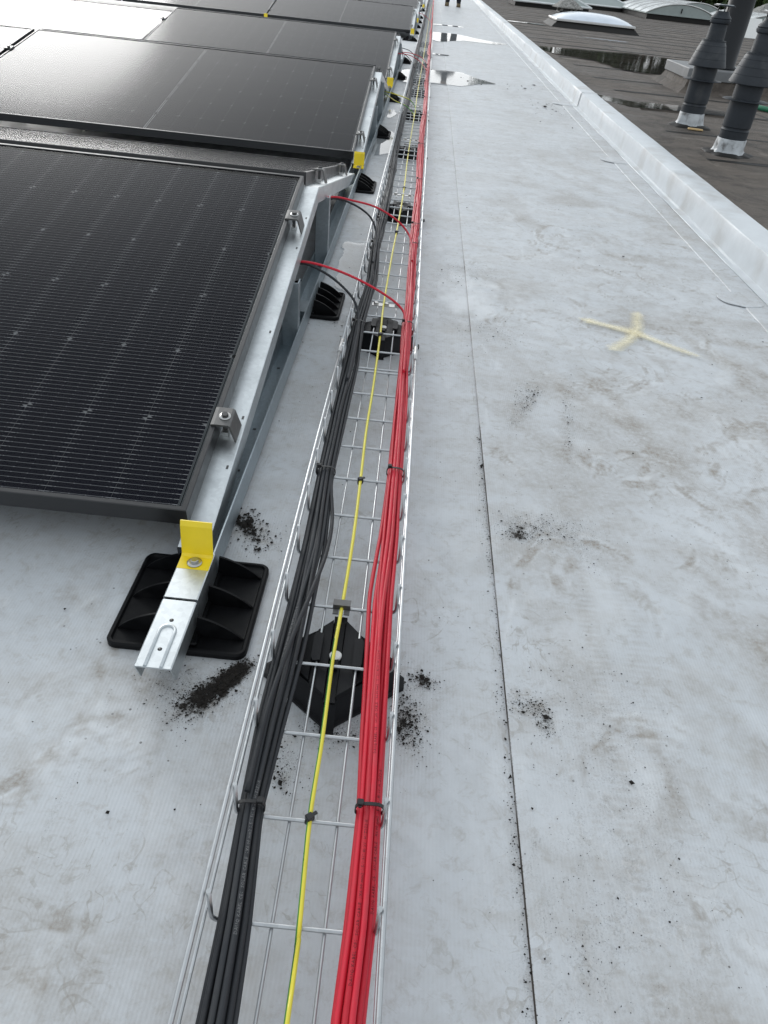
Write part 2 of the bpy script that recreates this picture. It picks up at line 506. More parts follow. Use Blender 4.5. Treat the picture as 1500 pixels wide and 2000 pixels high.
MT['cell_far'] = simple('silicon_cell_far', (0.014, 0.0147, 0.0185), 0.4, 0, 0.04, 0.15, 3)

# ------------------------------------------------------------------ terrain and roofs (setting)
gm = MB()
gm.add([(-900, -900, -7), (900, -900, -7), (900, 900, -7), (-900, 900, -7)], [(0, 1, 2, 3)])
MT['grass'] = simple('far_grass', (0.05, 0.075, 0.03), 0.9, 0, 0.2, 0.3, 0.2)
tag(gm.build('ground', MT['grass'], fix=False), kind='structure')

SEAM, FLASH = 0.1854, 1.03
KX = lambda y: 1.137 + 0.0062 * np.maximum(0, y - 5.0)
def spaced(a, b, s0, s1):
    out = [a]
    while out[-1] < b:
        t = (out[-1] - a) / (b - a)
        out.append(out[-1] + s0 + (s1 - s0) * t)
    out[-1] = b
    return out

BOOT = []      # boot prints: centre x, y, angle, strength, kind
for bx, by, ba, st in [(-0.345, 0.76, 0.5, 0.5), (-0.30, 0.50, 0.9, 0.9), (-0.27, 0.47, 2.2, 0.8), (0.60, 0.72, 0.4, 0.5), (0.66, 0.60, -0.5, 0.55), (0.52, 0.86, 0.9, 0.4),
                       (0.70, 1.55, 1.2, 0.55), (0.82, 1.62, 0.9, 0.5), (0.74, 1.42, -0.2, 0.5), (0.55, 1.1, 0.3, 0.35), (0.44, 0.45, 0.2, 0.35), (0.60, 0.42, 0.8, 0.5), (0.56, 0.30, -0.7, 0.5),
                       (0.33, 1.52, 1.3, 0.35), (0.52, 2.3, 1.4, 0.35), (0.72, 2.6, 0.4, 0.35), (0.30, 2.8, 1.0, 0.3), (0.80, 2.05, 1.5, 0.5), (-0.50, 0.66, 0.6, 0.35), (-0.05, 1.15, 1.6, 0.2), (0.10, 0.42, 0.2, 0.25), (0.66, 0.95, -0.3, 0.45), (0.78, 1.12, 0.5, 0.45)]:
    BOOT.append((bx, by, ba, st))
CLUST = [   # dark crumbs: x, y, sx, sy, angle, n, size, stain strength
    (-0.160, 0.604, 0.006, 0.014, -0.62, 900, 0.0017, 1.3), (-0.173, 0.582, 0.0065, 0.020, -0.62, 1800, 0.0016, 1.6), (-0.190, 0.560, 0.009, 0.017, -0.70, 900, 0.0016, 1.0), (-0.200, 0.552, 0.016, 0.020, -0.5, 350, 0.0013, 0.35), (-0.16, 0.57, 0.02, 0.025, -0.6, 150, 0.0010, 0.2),
    (-0.222, 0.578, 0.026, 0.020, 0.0, 300, 0.0010, 0.25),
    (-0.205, 0.905, 0.010, 0.018, 0.5, 200, 0.0035, 0.6), (-0.190, 0.880, 0.016, 0.022, 0.5, 170, 0.0028, 0.35), (-0.17, 0.86, 0.03, 0.03, 0, 80, 0.0016, 0.12),
    (0.080, 0.622, 0.009, 0.006, -0.3, 110, 0.0030, 0.6), (0.062, 0.565, 0.009, 0.024, 0.25, 280, 0.0024, 0.6), (0.056, 0.545, 0.008, 0.012, 0.2, 170, 0.0028, 0.7), (0.072, 0.59, 0.022, 0.034, 0.1, 130, 0.0013, 0.14),
    (-0.075, 0.487, 0.012, 0.024, 0.4, 110, 0.0019, 0.25), (-0.03, 0.525, 0.022, 0.010, 0, 150, 0.0018, 0.3), (0.008, 0.545, 0.02, 0.012, 0.4, 120, 0.0018, 0.25), (-0.075, 0.46, 0.004, 0.010, 0.4, 30, 0.0028, 0.5),
    (0.238, 0.958, 0.020, 0.016, 0.1, 230, 0.0020, 0.55), (0.285, 0.975, 0.042, 0.022, 0.0, 330, 0.0016, 0.32), (0.335, 0.940, 0.018, 0.040, 0.2, 150, 0.0014, 0.2), (0.232, 0.945, 0.010, 0.006, 0, 40, 0.0032, 0.7),
    (0.208, 0.598, 0.012, 0.011, 0, 130, 0.0019, 0.42), (0.232, 0.575, 0.007, 0.014, 0.1, 150, 0.0019, 0.5), (0.29, 0.60, 0.05, 0.06, 0, 180, 0.0013, 0.12), (0.33, 0.53, 0.04, 0.08, 0, 120, 0.0012, 0.12),
    (0.275, 1.40, 0.010, 0.06, -0.25, 120, 0.0020, 0.4), (0.305, 1.43, 0.008, 0.045, -0.35, 110, 0.0022, 0.5), (0.375, 1.36, 0.008, 0.11, -0.15, 160, 0.0017, 0.35),
    (0.24, 1.78, 0.05, 0.05, 0, 120, 0.0025, 0.2), (0.17, 2.2, 0.05, 0.05, 0, 110, 0.0030, 0.25), (0.28, 0.36, 0.06, 0.08, 0, 220, 0.0013, 0.14), (0.23, 0.30, 0.03, 0.05, 0, 90, 0.0013, 0.1),
    (0.95, 2.05, 0.08, 0.10, 0, 45, 0.0034, 0.1), (0.93, 5.9, 0.10, 0.35, 0.1, 90, 0.006, 0.25), (0.6, 7.0, 0.3, 0.12, 0, 60, 0.008, 0.15), (-0.16, 1.74, 0.03, 0.03, 0, 70, 0.0018, 0.2),
]
def stains_and_sheen(X, Y):
    R = np.zeros_like(X); G = np.zeros_like(X); B = np.zeros_like(X)
    near = np.exp(-np.maximum(0, Y - 2.8) / 1.3)
    warp = 0.06 * (fbm(X * 5, Y * 5, 3) - 0.5)
    # brown washed-out smears, more of them on the walkway
    side = 0.35 + 0.65 * np.clip((X - 0.15) / 0.5, 0, 1)
    a = fbm((X + warp) * 3.0 + 7, (Y + warp) * 4.0, 21, 5)
    R += side * 0.65 * np.clip((a - 0.53) / 0.2, 0, 1)
    b = fbm((X * 0.9 + Y * 0.4) * 9, (Y - X * 0.4) * 3.0, 31, 4)
    R += side * 0.7 * np.clip((b - 0.54) / 0.2, 0, 1)
    c = fbm((X - Y * 0.8) * 26, (Y + X) * 5.0, 41, 3)
    R += 0.30 * side * np.clip((fbm(X * 22 + warp * 40, Y * 18 - warp * 40, 43, 4) - 0.55) / 0.16, 0, 1)
    B += 0.22 * np.clip((fbm(X * 16 + warp * 30, Y * 12 + warp * 20, 51, 4) - 0.60) / 0.14, 0, 1)
    # boot scuffs
    for (bx, by, ba, st) in BOOT:
        ca, sa = math.cos(ba), math.sin(ba)
        u = (X - bx) * ca + (Y - by) * sa
        w = -(X - bx) * sa + (Y - by) * ca
        e = (u / 0.10) ** 2 + (w / 0.045) ** 2
        msk = np.clip(1.25 - e, 0, 1)
        lug = np.clip((fbm(u * 110 + 9 * fbm(X * 9, Y * 9, 19, 2), w * 24, int(by * 100) + 300, 3) - 0.5) * 7, -1, 1)
        br = np.clip((fbm(X * 26, Y * 26, int(bx * 100) + 90, 4) - 0.47) / 0.2, 0, 1)
        R += st * msk * br * np.clip(lug, 0, 1) * 0.5
        B += st * msk * br * np.clip(-lug, 0, 1) * 0.3
    # swirl near the front foot, drying ring on the walkway
    for (sx, sy, r0, st, wd) in [(-0.375, 0.745, 0.045, 0.5, 0.012), (-0.30, 0.50, 0.075, 0.6, 0.012), (-0.30, 0.50, 0.045, 0.5, 0.008), (0.27, 0.50, 0.10, 0.5, 0.008), (0.66, 0.60, 0.08, 0.5, 0.012), (0.64, 0.585, 0.055, 0.5, 0.010), (0.58, 1.46, 0.05, 0.4, 0.01), (0.35, 2.15, 0.06, 0.4, 0.012)]:
        rr = np.hypot(X - sx + warp * 0.35, (Y - sy) * 0.9)
        an = np.arctan2(Y - sy, X - sx)
        arc = np.clip(fbm(an * 1.3 + sx * 50, rr * 3, 77, 2) * 2.4 - 0.8, 0, 1)
        R += st * np.exp(-((rr - r0) / wd) ** 2) * arc
        B += 0.35 * st * np.exp(-((rr - r0 * 0.72) / (wd * 1.2)) ** 2) * arc
    # arcs rubbed by turning boot soles
    rs2 = np.random.default_rng(23)
    for q in range(120):
        sx, sy = rs2.uniform(0.30, 1.02), rs2.uniform(0.2, 1.0) ** 1.5 * 2.7 + 0.05
        if q % 6 == 0: sx, sy = rs2.uniform(-0.7, -0.22), rs2.uniform(0.3, 0.72)
        rad, a0, da = rs2.uniform(0.03, 0.10), rs2.uniform(0, 2 * PI), rs2.uniform(0.5, 1.5)
        nl, stg, sp_ = rs2.integers(2, 6), rs2.uniform(0.25, 0.7), rs2.uniform(0.009, 0.014)
        ix = np.nonzero((np.abs(X - sx) < 0.17) & (np.abs(Y - sy) < 0.17))[0]
        if len(ix) == 0: continue
        dx, dy = X[ix] - sx, (Y[ix] - sy) * rs2.uniform(0.8, 1.1)
        rr = np.hypot(dx, dy) + 0.014 * (fbm(X[ix] * 18, Y[ix] * 18, q, 3) - 0.5)
        an = np.abs((np.arctan2(dy, dx) - a0 + PI) % (2 * PI) - PI)
        inside = np.clip((da - an) / 0.25, 0, 1) * np.clip((rr - rad) / 0.004, 0, 1) * np.clip((rad + nl * sp_ - rr) / 0.004, 0, 1)
        brk = np.clip((fbm(X[ix] * 34, Y[ix] * 34, q + 200, 3) - 0.40) / 0.2, 0, 1)
        wv_ = np.clip((fbm(rr * 130 + q, np.arctan2(dy, dx) * rad * 16, q + 400, 3) - 0.5) * 7, -1, 1)
        R[ix] += 1.4 * stg * inside * brk * np.clip(wv_ + 0.2, 0, 1)
        B[ix] += 0.6 * stg * inside * brk * np.clip(-wv_ - 0.2, 0, 1)
    # two wheel tracks running down the walkway
    for (x0, x1, wd, st) in [(0.372, 0.30, 0.012, 0.35), (0.44, 0.36, 0.02, 0.25), (0.315, 0.265, 0.006, 0.2)]:
        xc = x0 + (x1 - x0) * np.clip((1.5 - Y) / 1.1, 0, 1.3) + 0.008 * np.sin(Y * 5)
        t = np.exp(-((X - xc) / wd) ** 2) * np.clip((1.7 - Y) / 0.5, 0, 1)
        R += st * t * (0.5 + 0.5 * np.sign(np.sin(Y * 620))) * np.clip(fbm(X * 8, Y * 4, 15) * 2.2 - 0.5, 0, 1)
    # sky reflected in the walkway puddle, painted as pale colour; grit at its rim
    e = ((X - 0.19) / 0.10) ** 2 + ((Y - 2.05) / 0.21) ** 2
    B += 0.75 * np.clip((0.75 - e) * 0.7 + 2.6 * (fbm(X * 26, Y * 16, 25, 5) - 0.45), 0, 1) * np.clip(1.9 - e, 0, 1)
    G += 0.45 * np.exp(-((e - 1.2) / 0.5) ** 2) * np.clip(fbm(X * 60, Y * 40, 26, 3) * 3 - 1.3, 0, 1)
    # short scratches
    rs = np.random.default_rng(5)
    for i in range(60):
        sx, sy = rs.uniform(0.2, 1.0), rs.uniform(0.25, 2.8)
        if i < 14: sx, sy = rs.uniform(-0.7, -0.2), rs.uniform(0.35, 0.7)
        an, ln = rs.normal(PI / 2, 0.35), rs.uniform(0.01, 0.05)
        u = (X - sx) * math.cos(an) + (Y - sy) * math.sin(an)
        w = -(X - sx) * math.sin(an) + (Y - sy) * math.cos(an)
        t = (np.abs(u) < ln) * np.exp(-(w / 0.0026) ** 2)
        if i % 3: G += 0.28 * t
        else: B += 0.3 * t
    for (cx, cy, sx, sy, an, n, sz, st) in CLUST:
        ca, sa = math.cos(an), math.sin(an)
        u = ((X - cx) * ca + (Y - cy) * sa) / sx
        w = (-(X - cx) * sa + (Y - cy) * ca) / sy
        G += 1.25 * st * np.exp(-0.33 * (u * u + w * w)) * np.clip(fbm(X * 90, Y * 90, 8, 3) * 2.6 - 0.7, 0, 1)
        R += 0.55 * min(st, 0.8) * np.exp(-0.22 * (u * u + w * w)) * np.clip(fbm(X * 40, Y * 40, 18, 3) * 2.4 - 0.6, 0, 1)
    # dirt caught on the low side of the lap seam
    sd = SEAM - X
    G += np.where(sd > -0.001, np.exp(-np.clip(sd, 0, 1) / 0.006), 0) * np.clip(fbm(Y * 5, Y * 0 + 2, 6, 3) * 2.2 - 0.55, 0.08, 0.85) * (Y < 1.3)
    G += np.where((sd > -0.0010) & (sd < 0.0012), 0.95, 0) * (0.55 + 0.45 * fbm(Y * 6, Y * 0, 4, 3)) * np.where(Y < 3.2, 1.0, np.clip(1.15 - Y / 16, 0.25, 1))
    R += 0.5 * np.exp(-((X - 0.95) / 0.05) ** 2 - ((Y - 5.8) / 0.9) ** 2)
    return np.clip(R, 0, 1) * (0.25 + 0.75 * near), np.clip(G, 0, 1), np.clip(B, 0, 0.9) * near

def grid_sheet(name, xs, ys, zf, mat, parent=None, kx=False):
    X, Y = np.meshgrid(np.array(xs, float), np.array(ys, float))
    if kx: X = X + (KX(Y) - 1.137)
    Z = zf(X, Y)
    n, m = len(xs), len(ys)
    me = bpy.data.meshes.new(name)
    V = np.stack([X, Y, Z], -1).reshape(-1, 3)
    i = np.arange(n * m).reshape(m, n)
    F = np.stack([i[:-1, :-1], i[:-1, 1:], i[1:, 1:], i[1:, :-1]], -1).reshape(-1, 4)
    me.vertices.add(len(V)); me.vertices.foreach_set('co', V.ravel())
    me.loops.add(F.size); me.loops.foreach_set('vertex_index', F.ravel())
    me.polygons.add(len(F))
    me.polygons.foreach_set('loop_start', np.arange(0, F.size, 4))
    me.polygons.foreach_set('loop_total', np.full(len(F), 4))
    me.update()
    me.polygons.foreach_set('use_smooth', np.ones(len(F), bool))
    me.materials.append(mat)
    r, g, b = stains_and_sheen(X.ravel(), Y.ravel())
    at = me.color_attributes.new('stain_sheen', 'FLOAT_COLOR', 'POINT')
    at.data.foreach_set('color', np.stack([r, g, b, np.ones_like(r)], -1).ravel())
    return link_mesh(name, me, parent)

YS = spaced(-1.5, 0.15, 0.15, 0.01) + spaced(0.15, 1.2, 0.0042, 0.006)[1:] + spaced(1.2, 4.0, 0.006, 0.022)[1:] + spaced(4.0, 60.0, 0.03, 2.0)[1:]
und = lambda X, Y: 0.0016 * (fbm(X * 4, Y * 3, 71, 3) - 0.5) * np.exp(-np.maximum(0, Y - 4) / 3)
wr = lambda X, Y: 0.0010 * np.exp(-((np.abs(X - SEAM) - 0.012) / 0.01) ** 2) * fbm(Y * 9, Y * 0, 5, 2)
XL = spaced(-16, -0.8, 1.2, 0.01) + spaced(-0.8, SEAM + 0.03, 0.0055, 0.0042)[1:]
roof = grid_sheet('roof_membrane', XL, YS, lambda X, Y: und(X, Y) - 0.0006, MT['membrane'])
tag(roof, kind='structure')
XR = spaced(SEAM, 0.7, 0.0042, 0.0055) + spaced(0.7, 1.30, 0.0055, 0.0075)[1:]
def zright(X, Y):
    z = und(X, Y) + 0.0030 + wr(X, Y)
    return np.where(X < SEAM + 0.0004, z - 0.0034, z)
XR = [SEAM, SEAM + 0.0008, SEAM + 0.0017] + XR[1:]
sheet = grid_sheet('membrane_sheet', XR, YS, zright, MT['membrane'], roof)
YF = spaced(-1.5, 6, 0.03, 0.05) + spaced(6, 60, 0.08, 1.5)[1:]
XF = [FLASH, FLASH + 0.001, FLASH + 0.004, FLASH + 0.03, FLASH + 0.06, FLASH + 0.09, 1.137, 1.22]
flash = grid_sheet('edge_flashing', XF, YF, lambda X, Y: np.where(X - (KX(Y) - 1.137) < FLASH + 0.0005, 0.0022, 0.0056 + 0.0012 * (fbm(X * 12, Y * 9, 88, 2) - 0.5) + und(X, Y)), MT['membrane'], roof, kx=True)
for (px, py, pr) in [(1.035, 2.235, 0.068), (1.05, 4.25, 0.075), (1.055, 6.25, 0.08)]:
    m = MB()
    n = 40
    def pt(a, r, z):
        w = 1 + 0.04 * math.sin(3 * a + px * 40) + 0.02 * math.sin(7 * a)
        return (px + r * w * math.cos(a), py + 0.95 * r * w * math.sin(a), z)
    vs = [pt(2 * PI * i / n, pr, 0.0055) for i in range(n)] + [pt(2 * PI * i / n, pr - 0.0010, 0.0074) for i in range(n)] + [pt(2 * PI * i / n, pr * 0.5, 0.0075) for i in range(n)] + [(px, py, 0.0075)]
    fs = [(i, (i + 1) % n, n + (i + 1) % n, n + i) for i in range(n)] + [(n + i, n + (i + 1) % n, 2 * n + (i + 1) % n, 2 * n + i) for i in range(n)] + [(2 * n + i, 2 * n + (i + 1) % n, 3 * n) for i in range(n)]
    m.add(vs, fs, 0, False)
    m.build('membrane_patch', MT['membrane'], roof)

# white upstand between the two roofs
kerb = empty('membrane_kerb', (1.2, 2.0, 0))
tag(kerb, 'long white membrane-covered kerb dividing the pale roof from the dark bitumen roof', 'kerb')
def kerb_section(y0, y1, seed):
    ys = spaced(y0, y1, 0.04, 0.05 if y1 < 8 else 0.3)
    prof = [(-0.030, 0.0063), (-0.029, 0.0085), (-0.010, 0.0095), (-0.003, 0.014), (0.001, 0.05), (0.004, 0.094), (0.0058, 0.1005), (0.011, 0.1028), (0.06, 0.1045), (0.115, 0.1038), (0.1205, 0.1010), (0.1225, 0.096), (0.1225, 0.05), (0.1235, -0.02)]
    vs, fs = [], []
    k = len(prof)
    for j, y in enumerate(ys):
        yy = np.array([y])
        for i, (dx, z) in enumerate(prof):
            nx = 0.005 * (float(fbm(yy * 2.2, np.array([i * 0.6]), seed, 3)[0]) - 0.5)
            nz = 0.004 * (float(fbm(yy * 3.1, np.array([i * 0.7 + 9]), seed + 3, 3)[0]) - 0.5)
            if i < 2: nz *= 0.3
            if 2 <= i <= 5: nx += 0.0014 * (float(fbm(yy * 11, np.array([i * 0.9]), seed + 7, 2)[0]) - 0.5)
            lap = 0.0022 if (y - y0) < 0.055 and j < 3 else 0.0
            inward = -1 if i < 6 else (1 if i > 9 else 0)
            vs.append((float(KX(y)) + dx + nx + inward * lap - 1.2, y - 2.0, z + nz + lap))
    for j in range(len(ys) - 1):
        for i in range(k - 1):
            fs.append((j * k + i, j * k + i + 1, (j + 1) * k + i + 1, (j + 1) * k + i))
    m = MB(); m.add(vs, fs, 0, True)
    o = m.build('kerb_cover', MT['kerb'], kerb, fix=False)
    smooth_by_angle(o, 30)
    return o
kb = [-1.5, 1.95, 6.15, 10.6, 14.8, 19.0, 23.2, 27.4, 31.6, 35.8, 40.0, 48.0]
for i in range(len(kb) - 1):
    kerb_section(kb[i] - 0.012, kb[i + 1] + 0.02, 30 + i)

# dark bitumen roof: felt strips, each lapped 6 mm over its neighbour
bit = MB()
bit.add([(1.2, -3, -0.012), (60, -3, -0.012), (60, 62, -0.012), (1.2, 62, -0.012)], [(0, 1, 2, 3)])
bitumen_roof = bit.build('bitumen_roof', MT['bitumen_black'], fix=False)
tag(bitumen_roof, kind='structure')
xs = spaced(1.24, 8, 0.05, 0.4) + spaced(8, 58, 1, 5)[1:]
def felt(seed):
    vs, fs = [], []
    for i, x in enumerate(xs):
        w = 0.012 * math.sin(x * 1.7 + seed) + 0.007 * math.sin(x * 5.1 + seed * 2)
        for (dy, z) in [(w, -0.010), (w + 0.001, 0.0032 + 0.0012 * math.sin(x * 3.1 + seed)), (0.35, 0.0022), (0.72, 0.0004), (1.16, -0.0022)]:
            vs.append((x, dy, z))
    for i in range(len(xs) - 1):
        for j in range(4):
            fs.append((i * 5 + j, (i + 1) * 5 + j, (i + 1) * 5 + j + 1, i * 5 + j + 1))
    m = MB(); m.add(vs, fs, 0, False)
    # black bitumen squeezed out along the lap
    vs, fs = [], []
    for i, x in enumerate(xs):
        w = 0.012 * math.sin(x * 1.7 + seed) + 0.007 * math.sin(x * 5.1 + seed * 2)
        o = 0.010 + 0.008 * math.sin(x * 9.3 + seed) + 0.005 * math.sin(x * 23.0 + seed)
        vs += [(x, w - 0.020 - o, 0.0010), (x, w - 0.006, 0.0040), (x, w + 0.006, 0.0050 + 0.0012 * math.sin(x * 3.1 + seed))]
    for i in range(len(xs) - 1):
        for j in range(2): fs.append((i * 3 + j, (i + 1) * 3 + j, (i + 1) * 3 + j + 1, i * 3 + j + 1))
    m.add(vs, fs, 1, False)
    for xj in (2.6 + seed * 0.5, 4.9 + seed, 8.3 + seed, 13.0, 19.5 + seed):          # end laps
        q = [(xj + 0.012 * math.sin(t * 9 + seed), t, 0.0052 - 0.002 * t) for t in np.linspace(0, 1.0, 9)]
        m.add(q + [(a + 0.022 + 0.008 * math.sin(b * 17), b, c) for a, b, c in q], [(i, i + 1, 10 + i, 9 + i) for i in range(8)], 1, False)
    return m.mesh('felt_strip', [MT['bitumen'], MT['bitumen_black']], fix=False)
felts = [felt(s) for s in (0.3, 1.9, 4.1)]
for i in range(62):
    link_mesh('felt_strip', felts[i % 3], bitumen_roof, (0, -2.4 + i * 1.0 + 0.09 * math.sin(i * 2.2), 0.0006 * math.sin(i * 1.3)))
# narrow felt strip running along the kerb, its free edge slightly curled
vs, fs = [], []
ys = spaced(-2, 30, 0.12, 0.4)
for y in ys:
    e = 1.60 + 0.022 * (y - 3.5) if y < 8 else 1.70 - 0.05 * (y - 8)
    e = max(1.42, e + 0.02 * math.sin(y * 2.1) + 0.012 * math.sin(y * 5.7))
    kx = float(KX(y))
    vs += [(kx + 0.1, y, 0.012), (e - 0.05, y, 0.0085), (e, y, 0.0105), (e + 0.001, y, -0.004)]
for i in range(len(ys) - 1):
    for j in range(3):
        fs.append((i * 4 + j, (i + 1) * 4 + j, (i + 1) * 4 + j + 1, i * 4 + j + 1))
m = MB(); m.add(vs, fs)
m.build('felt_edge_strip', MT['bitumen'], bitumen_roof, fix=False)

# rain water lying in low spots
def puddle(pts, z, seed=0, n=140, rag=0.05):
    c = np.mean(np.array(pts), 0)
    P = np.array(pts + [pts[0]], float)
    seg = np.concatenate([[0], np.cumsum(np.linalg.norm(np.diff(P, axis=0), axis=1))])
    s = np.linspace(0, seg[-1], n, endpoint=False)
    x, y = np.interp(s, seg, P[:, 0]), np.interp(s, seg, P[:, 1])
    for _ in range(2):
        x = (np.roll(x, 1) + 2 * x + np.roll(x, -1)) / 4; y = (np.roll(y, 1) + 2 * y + np.roll(y, -1)) / 4
    size = np.max(np.ptp(P, axis=0))
    x += rag * size * (fbm(s / seg[-1] * 26, s * 0, seed, 4) - 0.5); y += rag * size * (fbm(s / seg[-1] * 26, s * 0 + 7, seed, 4) - 0.5)
    m = MB()
    m.add([(a, b, z) for a, b in zip(x, y)], [tuple(range(n))])
    o = m.build('puddle', MT['water'], fix=False)
    for p in o.data.polygons:
        if p.normal.z < 0: p.flip()
    return tag(o, kind='structure')
puddle([(0.045, 6.66), (0.29, 6.62), (0.50, 6.95), (0.60, 7.02), (0.45, 7.28), (0.30, 7.62), (0.09, 7.58), (-0.15, 7.4), (-0.34, 7.0), (-0.30, 6.6), (-0.1, 6.5)], 0.0062, 1)
puddle([(0.13, 10.75), (0.45, 11.3), (0.9, 11.25), (1.06, 11.45), (0.52, 12.15), (0.38, 12.4), (0.0, 12.3), (-0.15, 11.2)], 0.0062, 2)
puddle([(0.06, 9.0), (0.22, 9.0), (0.24, 9.12), (0.05, 9.15)], 0.0060, 3)
puddle([(-0.05, 14.0), (0.55, 14.0), (0.5, 14.25), (0.0, 14.2)], 0.0062, 4)
puddle([(-0.20, 3.75), (-0.13, 3.84), (-0.12, 4.2), (-0.14, 4.42), (-0.20, 4.35), (-0.22, 3.95)], 0.0026, 5)
puddle([(-0.175, 4.83), (-0.145, 5.0), (-0.17, 5.15), (-0.21, 5.1), (-0.2, 4.85)], 0.0026, 6)
puddle([(-0.185, 1.98), (-0.12, 1.93), (-0.11, 2.15), (-0.105, 2.4), (-0.20, 2.40), (-0.20, 2.2)], 0.0026, 7)
puddle([(1.40, 11.7), (1.52, 10.85), (2.0, 10.4), (2.23, 9.55), (2.46, 9.42), (2.72, 9.7), (3.3, 10.3), (3.5, 12.1), (2.9, 12.3), (2.5, 12.15), (2.07, 12.0)], 0.0125, 9)
puddle([(1.36, 7.1), (1.46, 7.0), (1.68, 6.84), (2.2, 6.9), (2.6, 6.75), (2.5, 6.5), (1.94, 6.52), (1.60, 6.45), (1.45, 6.7)], 0.0120, 10)
puddle([(2.45, 14.9), (3.4, 14.85), (3.4, 15.05), (2.9, 15.1)], 0.008, 11)
puddle([(1.45, 17.6), (2.3, 17.5), (2.2, 17.9), (1.6, 17.9)], 0.010, 12)

# ------------------------------------------------------------------ solar modules
TILT = math.radians(10.3357)
PL, PD, FH = 1.7700, 1.1340, 0.030
U0, V0 = 0.0165, 0.0090
MIDGAP = PL - 2 * U0 - 18 * PU
def cell_u(i):
    """right edge (distance from the right end) of cell column i"""
    return U0 + i * PU + (MIDGAP if i >= 9 else 0) + (PU - CELL_W) / 2
def cell_poly(kind):
    w, h, s, b = CELL_W, CELL_H, 0.0048, 0.0080
    bl, br, tr, tl = (s, s, b, 0) if kind == 0 else (b, 0, s, s)
    p = []
    def corner(x, y, c, d1, d2):
        if c == 0: p.append((x, y))
        else: p.extend([(x + d1[0] * c, y + d1[1] * c), (x + d2[0] * c, y + d2[1] * c)])
    corner(0, 0, bl, (0, 1), (1, 0)); corner(w, 0, br, (-1, 0), (0, 1)); corner(w, h, tr, (0, -1), (-1, 0)); corner(0, h, tl, (1, 0), (0, -1))
    return p
def cell_mesh(kind, mat):
    p = cell_poly(kind)
    m = MB()
    m.add([(x, y, 0) for x, y in p], [tuple(range(len(p)))])
    return m.mesh('cell', mat, fix=False)
CELLS = [cell_mesh(0, MT['cell']), cell_mesh(1, MT['cell'])]
CELLS_PLAIN = [cell_mesh(0, MT['cell_far']), cell_mesh(1, MT['cell_far'])]     # wires too fine to see from the second row on
LIP = 0.0085
def frame_bar_mesh(which):
    """one mitred bar of the module frame; local x runs to -PL, y to PD, top at z 0"""
    m = MB()
    prof = [(0, 0), (0, -FH), (0.022, -FH), (0.022, -FH + 0.0015), (0.0015, -FH + 0.0015), (0.0015, -0.0045), (LIP, -0.0045), (LIP, -0.0008), (LIP - 0.0008, 0), ]
    prof = [(0.0012, 0), (0, -0.0012)] + prof[1:]
    n = len(prof)
    def ring(end):
        out = []
        for (d, z) in prof:
            if which == 'front': out.append(((-d if end == 0 else -PL + d), d, z))
            if which == 'back': out.append(((-d if end == 0 else -PL + d), PD - d, z))
            if which == 'right': out.append((-d, (d if end == 0 else PD - d), z))
            if which == 'left': out.append((-PL + d, (d if end == 0 else PD - d), z))
        return out
    vs = ring(0) + ring(1)
    fs = [tuple(range(n)), tuple(range(2 * n - 1, n - 1, -1))] + [(i, (i + 1) % n, n + (i + 1) % n, n + i) for i in range(n)]
    m.add(vs, fs)
    return m.mesh('frame_bar', MT['frame'])
BARS = [frame_bar_mesh(w) for w in ('front', 'right', 'back', 'left')]
def quad(x0, x1, y0, y1, z, mat, name):
    m = MB(); m.add([(x0, y0, z), (x1, y0, z), (x1, y1, z), (x0, y1, z)], [(0, 1, 2, 3)])
    return m.mesh(name, mat, fix=False)
BACK = quad(-PL + 0.002, -0.002, 0.002, PD - 0.002, -0.0068, MT['backsheet'], 'backsheet')
GLASS = quad(-PL + 0.003, -0.003, 0.003, PD - 0.003, -0.0022, MT['glass'], 'glass_pane')
g = MB()
for h in (0, 1):
    u0 = U0 + h * (9 * PU + MIDGAP)
    for (a, b) in [(u0, u0 + 9 * PU)]:
        g.add([(-b, V0, -0.0060), (-a, V0, -0.0060), (-a, V0 + 6 * PV, -0.0060), (-b, V0 + 6 * PV, -0.0060)], [(0, 1, 2, 3)])
GRID = g.mesh('gap_sheet', MT['gridsheet'], fix=False)
rb = MB()
for j in range(6):
    y0, y1 = V0 + j * PV + 0.012, V0 + (j + 1) * PV - 0.012
    um = U0 + 9 * PU + MIDGAP / 2
    for d in (-0.0045, 0.0045):
        rb.add([(-(um + d) - 0.0017, y0, -0.0055), (-(um + d) + 0.0017, y0, -0.0055), (-(um + d) + 0.0017, y1, -0.0055), (-(um + d) - 0.0017, y1, -0.0055)], [(0, 1, 2, 3)])
RIB = rb.mesh('centre_ribbon', MT['ribbon'], fix=False)
RIBE = []
for e in (0, 1):
    rb = MB()
    for j in range(3):
        y0, y1 = V0 + j * 2 * PV + 0.004, V0 + (j * 2 + 2) * PV - 0.004
        for (a, w) in ((0.0112, 0.0009), (0.0148, 0.0013)):
            x = -a if e == 0 else -PL + a
            rb.add([(x - w, y0, -0.0056), (x + w, y0, -0.0056), (x + w, y1, -0.0056), (x - w, y1, -0.0056)], [(0, 1, 2, 3)])
    RIBE.append(rb.mesh('edge_ribbon', MT['ribbon_dark'], fix=False))
cf = MB()
for i in range(18):
    for j in range(6):
        p = cell_poly(j % 2)
        x0, y0 = -cell_u(i) - CELL_W, V0 + j * PV + (PV - CELL_H) / 2
        cf.add([(x0 + x, y0 + y, -0.0052) for x, y in p], [tuple(range(len(p)))])
CELLS_FAR = cf.mesh('cell_array', MT['cell_far'], fix=False)
jb = MB(); jb.bbox(-PL / 2 - 0.05, -PL / 2 + 0.05, PD - 0.12, PD - 0.07, -0.026, -0.0075, 0.003)
JBOX = jb.mesh('junction_box', MT['plastic'])

